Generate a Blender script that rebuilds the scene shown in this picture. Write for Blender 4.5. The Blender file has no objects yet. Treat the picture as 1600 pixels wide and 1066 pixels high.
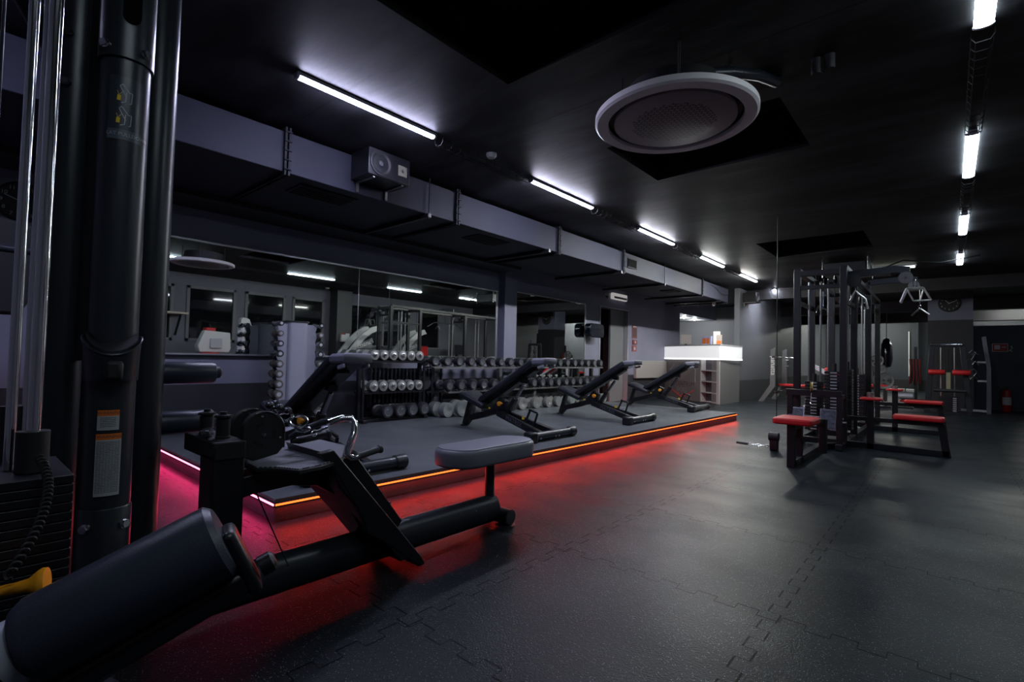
import bpy, bmesh, math, random
from mathutils import Vector, Matrix
random.seed(7)
S = bpy.context.scene
C = S.collection
PI = math.pi

# ---------------------------------------------------------------- camera, world, exposure
cam_d = bpy.data.cameras.new('camera')
cam = bpy.data.objects.new('camera', cam_d); C.objects.link(cam)
cam_d.sensor_width = 36.0; cam_d.lens = 36.0*780/1600; cam_d.clip_start = 0.02; cam_d.clip_end = 100
_R = ((0.75242803, 0.0035662, 0.65866482), (0.65823781, -0.04047729, -0.75172107), (0.02398018, 0.99917409, -0.03280365))
cam.matrix_world = Matrix.Translation((0, 0, 1.0)) @ Matrix(_R).to_4x4()
S.camera = cam
w = bpy.data.worlds.new('world'); S.world = w; w.use_nodes = True
w.node_tree.nodes['Background'].inputs[0].default_value = (0.5, 0.55, 0.8, 1)
w.node_tree.nodes['Background'].inputs[1].default_value = 0.004
S.view_settings.view_transform = 'Standard'; S.view_settings.look = 'None'
S.view_settings.exposure = 0.0; S.view_settings.gamma = 1.0; S.view_settings.use_curve_mapping = False
S.cycles.max_bounces = 7; S.cycles.diffuse_bounces = 4; S.cycles.glossy_bounces = 4
S.cycles.sample_clamp_indirect = 4.0; S.cycles.caustics_reflective = False; S.cycles.caustics_refractive = False
LAMP = 100.0         # radiance of the tube lamps
H = 2.92            # ceiling height
XW = -5.95          # mirror wall
PL = 0.13           # platform height

# ---------------------------------------------------------------- materials
def mat(name, col, rough=0.5, metal=0.0, bump=0.0, bscale=60, var=0.0, vscale=3.0, emit=None, estr=0.0, spec=0.5, coat=0.0, rvar=0.0):
    m = bpy.data.materials.new(name); m.use_nodes = True
    nt = m.node_tree; N = nt.nodes; L = nt.links; b = N['Principled BSDF']
    b.inputs['Base Color'].default_value = (*col, 1); b.inputs['Roughness'].default_value = rough
    b.inputs['Metallic'].default_value = metal; b.inputs['Specular IOR Level'].default_value = spec
    b.inputs['Coat Weight'].default_value = coat
    tc = N.new('ShaderNodeTexCoord')
    if var > 0 or rvar > 0:
        n = N.new('ShaderNodeTexNoise'); n.inputs['Scale'].default_value = vscale; n.inputs['Detail'].default_value = 6
        L.new(tc.outputs['Object'], n.inputs['Vector'])
        if var > 0:
            r = N.new('ShaderNodeMapRange'); r.inputs[1].default_value = .3; r.inputs[2].default_value = .7
            r.inputs[3].default_value = 1-var; r.inputs[4].default_value = 1+var
            L.new(n.outputs[0], r.inputs[0])
            mx = N.new('ShaderNodeVectorMath'); mx.operation = 'SCALE'; mx.inputs[0].default_value = col
            L.new(r.outputs[0], mx.inputs['Scale']); L.new(mx.outputs[0], b.inputs['Base Color'])
        if rvar > 0:
            r = N.new('ShaderNodeMapRange'); r.inputs[1].default_value = .3; r.inputs[2].default_value = .7
            r.inputs[3].default_value = max(.05, rough-rvar); r.inputs[4].default_value = min(1, rough+rvar)
            L.new(n.outputs[0], r.inputs[0]); L.new(r.outputs[0], b.inputs['Roughness'])
    if bump > 0:
        n2 = N.new('ShaderNodeTexNoise'); n2.inputs['Scale'].default_value = bscale; n2.inputs['Detail'].default_value = 3
        L.new(tc.outputs['Object'], n2.inputs['Vector'])
        bp = N.new('ShaderNodeBump'); bp.inputs['Strength'].default_value = bump; bp.inputs['Distance'].default_value = .01
        L.new(n2.outputs[0], bp.inputs['Height']); L.new(bp.outputs[0], b.inputs['Normal'])
    if emit:
        b.inputs['Emission Color'].default_value = (*emit, 1); b.inputs['Emission Strength'].default_value = estr
    return m

def mth(N, L, op, a, b=None, c=None):
    n = N.new('ShaderNodeMath'); n.operation = op
    for i, v in enumerate((a, b, c)):
        if v is None: continue
        if isinstance(v, (int, float)): n.inputs[i].default_value = v
        else: L.new(v, n.inputs[i])
    return n.outputs[0]

def rubber_floor(name, base, seams=True, spec=.10):
    m = bpy.data.materials.new(name); m.use_nodes = True
    nt = m.node_tree; N = nt.nodes; L = nt.links; b = N['Principled BSDF']
    g = N.new('ShaderNodeNewGeometry'); s = N.new('ShaderNodeSeparateXYZ'); L.new(g.outputs['Position'], s.inputs[0])
    X, Y = s.outputs[0], s.outputs[1]
    # light flecks of the rubber granulate
    v = N.new('ShaderNodeTexVoronoi'); v.inputs['Scale'].default_value = 170; L.new(g.outputs['Position'], v.inputs['Vector'])
    f1 = mth(N, L, 'LESS_THAN', v.outputs['Distance'], .26)
    cs = N.new('ShaderNodeSeparateColor'); L.new(v.outputs['Color'], cs.inputs[0])
    f2 = mth(N, L, 'GREATER_THAN', cs.outputs[0], .84)
    fleck = mth(N, L, 'MULTIPLY', f1, f2)
    n = N.new('ShaderNodeTexNoise'); n.inputs['Scale'].default_value = 1.3; n.inputs['Detail'].default_value = 7; L.new(g.outputs['Position'], n.inputs['Vector'])
    nr = N.new('ShaderNodeMapRange'); nr.inputs[1].default_value = .3; nr.inputs[2].default_value = .7; nr.inputs[3].default_value = .8; nr.inputs[4].default_value = 1.25
    L.new(n.outputs[0], nr.inputs[0])
    mp = N.new('ShaderNodeMapping'); mp.inputs['Scale'].default_value = (.8, 1.1, 1); L.new(g.outputs['Position'], mp.inputs['Vector'])
    n3 = N.new('ShaderNodeTexNoise'); n3.inputs['Scale'].default_value = 2.0; n3.inputs['Detail'].default_value = 8; L.new(mp.outputs[0], n3.inputs['Vector'])
    rr = N.new('ShaderNodeMapRange'); rr.inputs[1].default_value = .35; rr.inputs[2].default_value = .65; rr.inputs[3].default_value = .29; rr.inputs[4].default_value = .42; b.inputs['Specular IOR Level'].default_value = spec
    L.new(n3.outputs[0], rr.inputs[0]); L.new(rr.outputs[0], b.inputs['Roughness'])
    bs = N.new('ShaderNodeVectorMath'); bs.operation = 'SCALE'; bs.inputs[0].default_value = base; L.new(nr.outputs[0], bs.inputs['Scale'])
    mx = N.new('ShaderNodeMix'); mx.data_type = 'RGBA'; L.new(fleck, mx.inputs['Factor']); L.new(bs.outputs[0], mx.inputs['A']); mx.inputs['B'].default_value = (.24, .26, .26, 1)
    col = mx.outputs['Result']
    h = v.outputs['Distance']
    if seams:
        def seam(P, Q, off):
            q = mth(N, L, 'MULTIPLY', mth(N, L, 'SIGN', mth(N, L, 'SINE', mth(N, L, 'MULTIPLY', Q, 2*PI/.166))), .024)
            t = mth(N, L, 'SUBTRACT', mth(N, L, 'FRACT', mth(N, L, 'ADD', mth(N, L, 'SUBTRACT', P, off), 100.5)), .5)
            edge = mth(N, L, 'LESS_THAN', mth(N, L, 'ABSOLUTE', mth(N, L, 'SUBTRACT', t, q)), .0038)
            turn = mth(N, L, 'LESS_THAN', mth(N, L, 'ABSOLUTE', mth(N, L, 'SINE', mth(N, L, 'MULTIPLY', Q, 2*PI/.166))), .07)
            return mth(N, L, 'MAXIMUM', edge, mth(N, L, 'MULTIPLY', turn, mth(N, L, 'LESS_THAN', mth(N, L, 'ABSOLUTE', t), .024)))
        sm = mth(N, L, 'MAXIMUM', seam(X, Y, -.53), seam(Y, X, .2))
        m2 = N.new('ShaderNodeMix'); m2.data_type = 'RGBA'; L.new(sm, m2.inputs['Factor']); L.new(col, m2.inputs['A']); m2.inputs['B'].default_value = (.004, .004, .005, 1)
        col = m2.outputs['Result']
        h = mth(N, L, 'SUBTRACT', h, mth(N, L, 'MULTIPLY', sm, 1.5))
        sp_ = mth(N, L, 'MULTIPLY', mth(N, L, 'SUBTRACT', 1, mth(N, L, 'MULTIPLY', sm, .75)), spec); L.new(sp_, b.inputs['Specular IOR Level'])
    L.new(col, b.inputs['Base Color'])
    bp = N.new('ShaderNodeBump'); bp.inputs['Strength'].default_value = .25; bp.inputs['Distance'].default_value = .004
    L.new(h, bp.inputs['Height']); L.new(bp.outputs[0], b.inputs['Normal'])
    return m

def concrete(name, base):
    m = bpy.data.materials.new(name); m.use_nodes = True
    nt = m.node_tree; N = nt.nodes; L = nt.links; b = N['Principled BSDF']
    g = N.new('ShaderNodeNewGeometry')
    mp = N.new('ShaderNodeMapping'); mp.inputs['Scale'].default_value = (.45, 1.5, 1); L.new(g.outputs['Position'], mp.inputs['Vector'])
    n = N.new('ShaderNodeTexNoise'); n.inputs['Scale'].default_value = 1.4; n.inputs['Detail'].default_value = 9; n.inputs['Roughness'].default_value = .62; L.new(mp.outputs[0], n.inputs['Vector'])
    cr = N.new('ShaderNodeValToRGB'); cr.color_ramp.elements[0].position = .42; cr.color_ramp.elements[0].color = tuple(c*.35 for c in base)+(1,)
    cr.color_ramp.elements[1].position = .66; cr.color_ramp.elements[1].color = tuple(c*3.4 for c in base)+(1,)
    L.new(n.outputs[0], cr.inputs[0])
    s = N.new('ShaderNodeSeparateXYZ'); L.new(g.outputs['Position'], s.inputs[0])
    t = mth(N, L, 'ABSOLUTE', mth(N, L, 'SUBTRACT', mth(N, L, 'FRACT', mth(N, L, 'MULTIPLY', s.outputs[1], .8)), .5))
    line = mth(N, L, 'LESS_THAN', t, .006)
    mx = N.new('ShaderNodeMix'); mx.data_type = 'RGBA'; L.new(line, mx.inputs['Factor']); L.new(cr.outputs[0], mx.inputs['A']); mx.inputs['B'].default_value = (.01, .01, .012, 1)
    L.new(mx.outputs['Result'], b.inputs['Base Color'])
    b.inputs['Roughness'].default_value = .55; b.inputs['Specular IOR Level'].default_value = .22
    bp = N.new('ShaderNodeBump'); bp.inputs['Strength'].default_value = .35; bp.inputs['Distance'].default_value = .015
    L.new(n.outputs[0], bp.inputs['Height']); L.new(bp.outputs[0], b.inputs['Normal'])
    return m

def two_tone(name, top, low, zsplit):
    m = mat(name, top, .55, bump=.05, bscale=30)
    nt = m.node_tree; N = nt.nodes; L = nt.links; b = N['Principled BSDF']
    g = N.new('ShaderNodeNewGeometry'); s = N.new('ShaderNodeSeparateXYZ'); L.new(g.outputs['Position'], s.inputs[0])
    f = mth(N, L, 'GREATER_THAN', s.outputs[2], zsplit)
    n = N.new('ShaderNodeTexNoise'); n.inputs['Scale'].default_value = .9; n.inputs['Detail'].default_value = 5; L.new(g.outputs['Position'], n.inputs['Vector'])
    r = N.new('ShaderNodeMapRange'); r.inputs[1].default_value = .3; r.inputs[2].default_value = .7; r.inputs[3].default_value = .88; r.inputs[4].default_value = 1.1; L.new(n.outputs[0], r.inputs[0])
    mx = N.new('ShaderNodeMix'); mx.data_type = 'RGBA'; L.new(f, mx.inputs['Factor']); mx.inputs['A'].default_value = (*low, 1); mx.inputs['B'].default_value = (*top, 1)
    sc = N.new('ShaderNodeVectorMath'); sc.operation = 'SCALE'; L.new(mx.outputs['Result'], sc.inputs[0]); L.new(r.outputs[0], sc.inputs['Scale'])
    L.new(sc.outputs[0], b.inputs['Base Color'])
    return m

def perforated(name):
    m = mat(name, (.88, .79, .79), .45)
    nt = m.node_tree; N = nt.nodes; L = nt.links; b = N['Principled BSDF']
    tc = N.new('ShaderNodeTexCoord'); s = N.new('ShaderNodeSeparateXYZ'); L.new(tc.outputs['Object'], s.inputs[0])
    X, Y = s.outputs[0], s.outputs[1]
    acc = None
    for a in (0, PI/3, 2*PI/3):
        d = mth(N, L, 'ADD', mth(N, L, 'MULTIPLY', X, math.cos(a)/.030), mth(N, L, 'MULTIPLY', Y, math.sin(a)/.030))
        t = mth(N, L, 'ABSOLUTE', mth(N, L, 'SUBTRACT', mth(N, L, 'FRACT', mth(N, L, 'ADD', d, 50)), .5))
        ln = mth(N, L, 'GREATER_THAN', t, .40)
        acc = ln if acc is None else mth(N, L, 'MAXIMUM', acc, ln)
    r = mth(N, L, 'SQRT', mth(N, L, 'ADD', mth(N, L, 'MULTIPLY', X, X), mth(N, L, 'MULTIPLY', Y, Y)))
    inside = mth(N, L, 'LESS_THAN', mth(N, L, 'ADD', r, mth(N, L, 'MULTIPLY', mth(N, L, 'SINE', mth(N, L, 'MULTIPLY', X, 100)), .012)), .262)
    hole = mth(N, L, 'MULTIPLY', mth(N, L, 'SUBTRACT', 1, acc), inside)
    mx = N.new('ShaderNodeMix'); mx.data_type = 'RGBA'; L.new(hole, mx.inputs['Factor']); mx.inputs['A'].default_value = (.42, .36, .37, 1); mx.inputs['B'].default_value = (.02, .018, .02, 1)
    L.new(mx.outputs['Result'], b.inputs['Base Color'])
    return m

def ribbed(name):
    m = mat(name, (.05, .05, .06), .5)
    nt = m.node_tree; N = nt.nodes; L = nt.links; b = N['Principled BSDF']
    g = N.new('ShaderNodeNewGeometry'); s = N.new('ShaderNodeSeparateXYZ'); L.new(g.outputs['Position'], s.inputs[0])
    f = mth(N, L, 'FRACT', mth(N, L, 'MULTIPLY', s.outputs[0], 90))
    k = mth(N, L, 'LESS_THAN', f, .45)
    mx = N.new('ShaderNodeMix'); mx.data_type = 'RGBA'; L.new(k, mx.inputs['Factor']); mx.inputs['A'].default_value = (.012, .012, .015, 1); mx.inputs['B'].default_value = (.36, .36, .42, 1)
    L.new(mx.outputs['Result'], b.inputs['Base Color'])
    bp = N.new('ShaderNodeBump'); bp.inputs['Strength'].default_value = .6; bp.inputs['Distance'].default_value = .004
    L.new(k, bp.inputs['Height']); L.new(bp.outputs[0], b.inputs['Normal'])
    return m

FLOOR = rubber_floor('rubber floor tiles', (.010, .0135, .017))
PLAT = rubber_floor('rubber platform top', (.085, .092, .104), False)
CEIL = concrete('black painted concrete', (.011, .0108, .013))
BEAM = mat('black painted beam', (.016, .016, .02), .6, bump=.2, bscale=8, var=.2)
WALL = two_tone('grey wall paint with dark band', (.19, .19, .26), (.022, .022, .028), .64)
WALLF = two_tone('grey wall paint far', (.12, .125, .14), (.025, .028, .032), .55)
WALLR = two_tone('slate rear wall paint', (.035, .042, .052), (.010, .011, .012), .45)
WALLN = mat('neutral grey wall paint', (.24, .24, .25), .6, bump=.05, bscale=30, var=.06, vscale=1)
COLM = two_tone('column paint', (.12, .13, .175), (.012, .013, .017), 2.12)
DARKW = mat('dark blue wall', (.012, .014, .028), .5, var=.1)
RWALL = mat('window wall paint', (.13, .135, .16), .6, var=.06)
DUCT = mat('grey painted duct', (.022, .023, .037), .6, spec=.2, var=.1, vscale=1.5, bump=.05, bscale=10)
DUCTD = mat('dark duct seams', (.010, .010, .015), .6, spec=.2)
BLK = mat('black powder coat', (.006, .006, .009), .38, bump=.05, bscale=300)
BLKG = mat('satin dark grey tube', (.022, .026, .034), .33, metal=.15, bump=.02, bscale=300)
BLKM = mat('matte black plastic', (.007, .007, .009), .6)
VIN = mat('black upholstery vinyl', (.013, .014, .022), .42, bump=.12, bscale=400)
VING = mat('dark grey upholstery vinyl', (.17, .17, .21), .42, bump=.15, bscale=400)
NEO = mat('black foam roller', (.030, .036, .055), .36, bump=.1, bscale=300)
RUB = mat('black rubber', (.020, .020, .025), .38, bump=.15, bscale=120)
RUBG = mat('dark grey rubber grip', (.04, .04, .045), .55, bump=.3, bscale=250)
CHR = mat('chrome', (.75, .75, .8), .12, 1.0)
STEEL = mat('brushed steel', (.45, .45, .45), .35, 1.0, var=.1, vscale=20)
CHRD = mat('dark chrome', (.25, .25, .27), .22, 1.0)
IRON = mat('grey cast plates', (.38, .38, .36), .42, .7, var=.12, vscale=25)
IRON2 = mat('grey painted dumbbell', (.20, .22, .21), .5, .2, var=.15, vscale=15)
ENDG = mat('dark grey dumbbell face', (.13, .135, .145), .3, .5, bump=.6, bscale=60)
SILV = mat('silver powder coat', (.42, .43, .50), .4, .3)
WHT = mat('white panel', (.75, .75, .75), .4)
WHTM = mat('white machine paint', (.62, .63, .60), .35)
RED = mat('red upholstery', (.55, .018, .022), .38, bump=.08, bscale=150)
REDP = mat('red paint', (.28, .008, .010), .4)
ORG = mat('orange knob plastic', (.85, .33, .01), .4)
YEL = mat('yellow plastic', (.85, .6, .02), .4)
MIR = mat('mirror glass', (.80, .84, .82), .015, 1.0)
MIRF = mat('aluminium mirror trim', (.6, .6, .64), .3, .9)
GLS = mat('dark night window glass', (.004, .005, .006), .04, 0, spec=.9)
PGLS = mat('black glossy plastic', (.006, .007, .014), .06, 0, spec=.8)
TAN = mat('tan wall', (.16, .13, .10), .6)
DOORM = mat('grey door', (.15, .155, .165), .5)
CNT = mat('grey laminate', (.15, .15, .15), .5)
CNTW = mat('white laminate', (.38, .38, .38), .4)
LOGOR = mat('red logo paint', (.8, .05, .04), .5)
LOGOD = mat('dark logo lettering', (.05, .045, .045), .5)
LOGOG = mat('grey logo paint', (.18, .16, .16), .5)
PAPW = mat('white label', (.42, .43, .45), .5)
PAPO = mat('orange warning label', (.75, .17, .02), .5)
PAPK = mat('label print', (.05, .05, .06), .5)
PAPS = mat('smoked label film', (.035, .04, .055), .3)
PAPL = mat('pale label print', (.38, .40, .46), .4)
TUBS = [mat('lamp diffuser %d' % (i+1), (.8, .8, .8), .4, emit=c_, estr=LAMP*k_) for i, (k_, c_) in enumerate([(1.0, (.62, .64, 1.0)), (1.9, (.68, .69, 1.0)), (2.4, (.78, .80, 1.0)), (3.2, (.88, .91, 1.0)), (4.2, (.95, 1.0, .96)), (4.6, (.98, 1.0, .94)), (3.4, (.88, .90, 1.0))])]
TUBR = mat('lamp diffuser of the right row', (.8, .8, .8), .4, emit=(.78, .92, 1.0), estr=LAMP*.36)
TUBF = mat('lamp diffuser of the rear hall', (.8, .8, .8), .4, emit=(.97, 1.0, .92), estr=LAMP*1.3)
LEDF = mat('red led strip', (.5, .02, .01), .4, emit=(1.0, .13, .02), estr=3.4)
LEDS = mat('pink led strip', (.6, .2, .3), .4, emit=(1.0, .22, .40), estr=4.0)
GLOW = mat('glowing counter panel', (.7, .7, .7), .4, emit=(.95, .97, 1.0), estr=.55)
GLOWL = mat('glowing white edge', (.8, .8, .8), .4, emit=(.97, .98, 1.0), estr=2.5)
SPOT = mat('spot lamp', (.9, .9, .9), .4, emit=(1, .97, .9), estr=25)
EMG = mat('emergency lamp cover', (.8, .79, .78), .35, emit=(1, .95, .93), estr=.32)
PERF = perforated('perforated panel')
RIB = ribbed('ribbed rubber deck')
RING = mat('off white plastic ring', (.92, .87, .88), .45)
RAD = mat('dark radiator enamel', (.06, .06, .085), .4)

# ---------------------------------------------------------------- mesh helpers
def frame_of(d, up=Vector((0, 0, 1))):
    d = Vector(d).normalized(); up = Vector(up)
    if abs(d.dot(up)) > .98: up = Vector((0, 1, 0))
    s = d.cross(up).normalized(); u = s.cross(d).normalized()
    return d, s, u
class MB:
    def __init__(self): self.bm = bmesh.new()
    def box(self, c, s, rot=None):
        r = bmesh.ops.create_cube(self.bm, size=1)
        M = Matrix.Translation(c) @ (rot.to_4x4() if rot else Matrix()) @ Matrix.Diagonal((*s, 1))
        bmesh.ops.transform(self.bm, matrix=M, verts=r['verts']); return self
    def bb(self, x0, x1, y0, y1, z0, z1):
        return self.box(((x0+x1)/2, (y0+y1)/2, (z0+z1)/2), (abs(x1-x0), abs(y1-y0), abs(z1-z0)))
    def bar(self, p, q, w_, h_, up=(0, 0, 1)):       # rectangular tube; h_ measured along up
        p, q = Vector(p), Vector(q); d, s, u = frame_of(q-p, up)
        R = Matrix((d, s, u)).transposed()
        return self.box((p+q)/2, ((q-p).length, w_, h_), R)
    def cyl(self, p, q, r, r2=None, seg=20):
        p, q = Vector(p), Vector(q); d, s, u = frame_of(q-p); r2 = r if r2 is None else r2
        a = []; b = []
        for i in range(seg):
            t = 2*PI*i/seg; v = s*math.cos(t)+u*math.sin(t)
            a.append(self.bm.verts.new(p+v*r)); b.append(self.bm.verts.new(q+v*r2))
        for i in range(seg): self.bm.faces.new((a[i], a[(i+1) % seg], b[(i+1) % seg], b[i]))
        self.bm.faces.new(a[::-1]); self.bm.faces.new(b); return self
    def oval(self, p, q, rx, ry, side, seg=28):       # oval tube; rx along side
        p, q = Vector(p), Vector(q); d = (q-p).normalized(); s = Vector(side); s = (s-d*s.dot(d)).normalized(); u = d.cross(s)
        a = []; b = []
        for i in range(seg):
            t = 2*PI*i/seg; v = s*rx*math.cos(t)+u*ry*math.sin(t)
            a.append(self.bm.verts.new(p+v)); b.append(self.bm.verts.new(q+v))
        for i in range(seg): self.bm.faces.new((a[i], a[(i+1) % seg], b[(i+1) % seg], b[i]))
        self.bm.faces.new(a[::-1]); self.bm.faces.new(b); return self
    def tube(self, pts, r, seg=10, closed=False):
        pts = [Vector(p) for p in pts]; n = len(pts); rings = []; u = None
        for i, p in enumerate(pts):
            if closed: d = pts[(i+1) % n]-pts[i-1]
            else: d = pts[min(i+1, n-1)]-pts[max(i-1, 0)]
            d.normalize()
            if u is None: _, s, u = frame_of(d)
            s = d.cross(u).normalized(); u = s.cross(d).normalized()
            rings.append([self.bm.verts.new(p+(s*math.cos(2*PI*k/seg)+u*math.sin(2*PI*k/seg))*r) for k in range(seg)])
        m = n if closed else n-1
        for i in range(m):
            A, B = rings[i], rings[(i+1) % n]
            for k in range(seg): self.bm.faces.new((A[k], A[(k+1) % seg], B[(k+1) % seg], B[k]))
        if not closed: self.bm.faces.new(rings[0][::-1]); self.bm.faces.new(rings[-1])
        return self
    def lathe(self, prof, o=(0, 0, 0), axis=(0, 0, 1), seg=28):   # prof: (r, t) along axis
        o = Vector(o); d, s, u = frame_of(axis); rings = []
        for r, t in prof:
            if r < 1e-6: rings.append([self.bm.verts.new(o+d*t)])
            else: rings.append([self.bm.verts.new(o+d*t+(s*math.cos(2*PI*k/seg)+u*math.sin(2*PI*k/seg))*r) for k in range(seg)])
        for A, B in zip(rings, rings[1:]):
            for k in range(seg):
                k2 = (k+1) % seg
                if len(A) == 1 and len(B) == 1: continue
                if len(A) == 1: self.bm.faces.new((A[0], B[k2], B[k]))
                elif len(B) == 1: self.bm.faces.new((A[k], A[k2], B[0]))
                else: self.bm.faces.new((A[k], A[k2], B[k2], B[k]))
        return self
    def prism(self, pts, axis, a, b):                 # 2D outline extruded along axis 'x','y','z'
        def P(p, t): return {'x': (t, p[0], p[1]), 'y': (p[0], t, p[1]), 'z': (p[0], p[1], t)}[axis]
        A = [self.bm.verts.new(P(p, a)) for p in pts]; B = [self.bm.verts.new(P(p, b)) for p in pts]; n = len(pts)
        for i in range(n): self.bm.faces.new((A[i], A[(i+1) % n], B[(i+1) % n], B[i]))
        self.bm.faces.new(A[::-1]); self.bm.faces.new(B); return self
    def loft(self, loops):
        rs = [[self.bm.verts.new(p) for p in l] for l in loops]
        for A, B in zip(rs, rs[1:]):
            n = len(A)
            for i in range(n): self.bm.faces.new((A[i], A[(i+1) % n], B[(i+1) % n], B[i]))
        self.bm.faces.new(rs[0][::-1]); self.bm.faces.new(rs[-1]); return self
    def build(self, name, m, parent=None, bevel=0, seg=2, smooth=True, label=None, kind=None, ang=38):
        bm = self.bm
        bmesh.ops.recalc_face_normals(bm, faces=bm.faces)
        if smooth:
            for f in bm.faces: f.smooth = True
            for e in bm.edges:
                if len(e.link_faces) == 2 and e.calc_face_angle(0) > math.radians(ang): e.smooth = False
        me = bpy.data.meshes.new(name); bm.to_mesh(me); bm.free(); me.materials.append(m)
        o = bpy.data.objects.new(name, me); C.objects.link(o); o.parent = parent
        if bevel:
            b = o.modifiers.new('bevel', 'BEVEL'); b.width = bevel; b.segments = seg; b.limit_method = 'ANGLE'; b.angle_limit = math.radians(40); b.harden_normals = False
        if label: o['label'] = label
        if kind: o['kind'] = kind
        return o
def thing(name, label, cat, loc=(0, 0, 0), rz=0, group=None):
    o = bpy.data.objects.new(name, None); C.objects.link(o); o.empty_display_size = .05
    o.location = loc; o.rotation_euler = (0, 0, rz); o['label'] = label; o['category'] = cat
    if group: o['group'] = group
    return o
def tag(o, label, cat, group=None):
    o['label'] = label; o['category'] = cat
    if group: o['group'] = group
    return o
def struct(o): o['kind'] = 'structure'; return o
def kids(o): return [c for c in C.objects if c.parent == o]
def copy_tree(root, label=None, group=None):
    ks = [(c, [g for g in kids(c)]) for c in kids(root)]
    r = root.copy(); C.objects.link(r)
    if label: r['label'] = label
    if group: r['group'] = group
    for c, gs in ks:
        d = c.copy(); C.objects.link(d); d.parent = r
        for g in gs:
            e = g.copy(); C.objects.link(e); e.parent = d
    return r
def rounded(x0, x1, y0, y1, r, n=6):
    pts = []
    for cx, cy, a in ((x1-r, y1-r, 0), (x0+r, y1-r, 90), (x0+r, y0+r, 180), (x1-r, y0+r, 270)):
        for k in range(n+1):
            t = math.radians(a+90*k/n); pts.append((cx+r*math.cos(t), cy+r*math.sin(t)))
    return pts
def text(s, size, M, name, m, parent=None, ext=.0006, label=None):
    cu = bpy.data.curves.new('lettering', 'FONT'); cu.body = s; cu.size = size; cu.align_x = 'CENTER'; cu.align_y = 'CENTER'; cu.extrude = ext; cu.resolution_u = 3
    t = bpy.data.objects.new('lettering', cu); C.objects.link(t)
    dg = bpy.context.evaluated_depsgraph_get()
    me = bpy.data.meshes.new_from_object(t.evaluated_get(dg)); bpy.data.objects.remove(t); bpy.data.curves.remove(cu)
    me.transform(M); me.materials.clear(); me.materials.append(m)
    o = bpy.data.objects.new(name, me); C.objects.link(o); o.parent = parent
    if label: o['label'] = label
    return o
def basis(o, x, y):     # text plane with x to the right and y up
    x = Vector(x).normalized(); y = Vector(y).normalized(); z = x.cross(y)
    M = Matrix((x, y, z)).transposed().to_4x4(); return Matrix.Translation(o) @ M
ORD = ['first', 'second', 'third', 'fourth', 'fifth', 'sixth', 'seventh', 'eighth', 'ninth', 'tenth', 'eleventh', 'twelfth', 'thirteenth', 'fourteenth', 'fifteenth',
       'sixteenth', 'seventeenth', 'eighteenth', 'nineteenth', 'twentieth', 'twenty-first']

# ---------------------------------------------------------------- the room
struct(MB().bb(-9, 4.5, -1.6, 27.2, -.1, 0).build('floor', FLOOR, smooth=False))
# platform: raised rubber floor
PF = [(XW, 1.33), (-2.99, 1.33), (-2.79, 9.16), (XW, 9.16)]
struct(MB().prism(PF, 'z', 0, PL).build('platform', PLAT, smooth=False))
# ceiling with three sunk bays
cm = MB()
cm.bb(-9, -2.33, -1.6, 27.2, H, H+.5); cm.bb(-.91, 4.5, -1.6, 27.2, H, H+.5)
holes = [(1.3, 2.55), (3.9, 4.95), (8.55, 9.87), (12.2, 13.2)]
y = -1.6
for a, b_ in holes: cm.bb(-2.33, -.91, y, a, H, H+.5); y = b_
cm.bb(-2.33, -.91, y, 27.2, H, H+.5)
struct(cm.build('ceiling', CEIL, smooth=False))
hb = MB()
for a, b_ in holes: hb.bb(-2.4, -.85, a-.05, b_+.05, H+.42, H+.49)
struct(hb.build('ceiling_recess', BEAM, smooth=False))
# left wall: door opening y 9.95-11.15, alcove opening from 14.3
wl = MB()
wl.bb(XW-.2, XW, -1.6, 9.80, 0, H); wl.bb(XW-.2, XW, 9.80, 11.10, 2.2, H); wl.bb(XW-.2, XW, 11.10, 14.25, 0, H)
wl.bb(XW-.2, XW, 14.25, 17.3, 2.42, H)
struct(wl.build('wall_left', WALL, smooth=False))
struct(MB().bb(-9, -3.6, -1.6, -1.5, 0, H).build('wall_near', WALL, smooth=False))
struct(MB().bb(-3.6, 4.5, -1.6, -1.5, 0, H).build('wall_behind', RWALL, smooth=False))
struct(MB().bb(XW, XW+.14, 6.42, 6.74, 0, H).build('pilaster', WALL, smooth=False))
struct(MB().bb(XW, -5.45, -1.5, 6.42, 2.48, H).build('soffit', BEAM, smooth=False))
# pier at the reception, walls of the rear hall
struct(MB().bb(-4.17, -4.04, 13.45, 17.65, 0, H).build('pier', WALLF, smooth=False))
struct(MB().bb(-4.5, -4.32, 17.65, 27.2, 0, H).build('wall_rear_left', WALLF, smooth=False))
struct(MB().bb(-9, -4.3, 17.9, 18.1, 0, H).build('wall_reception', WALLN, smooth=False))
struct(MB().bb(-7.6, -7.5, 14.25, 18, 0, H).build('wall_outer', WALLN, smooth=False))
struct(MB().bb(XW-1.6, XW-.2, 14.05, 14.25, 0, H).bb(XW-2.6, XW-.2, 11.3, 11.4, 0, H).build('wall_corridor', WALLN, smooth=False))
struct(MB().bb(-8.8, XW-1.3, 9.0, 9.1, 0, H).bb(-8.0, -7.9, 9.1, 11.3, 0, H).build('wall_passage', TAN, smooth=False))
struct(MB().bb(-4.5, 4.5, 27.1, 27.25, 0, H).build('wall_rear', WALLR, smooth=False))
struct(MB().bb(-.38, .42, 15.5, 16.2, 0, H).build('column', COLM, smooth=False))
struct(MB().bb(-.34, .38, 15.44, 16.26, 2.62, H).build('column_capital', BEAM, smooth=False))
struct(MB().bb(.42, 1.6, 16.9, 17.05, 0, 2.06).build('partition', DARKW, smooth=False))
struct(MB().bb(-1.05, -.95, 26.4, 27.1, 0, H).build('wall_return', WALLR, smooth=False))
bmz = MB()
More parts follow.
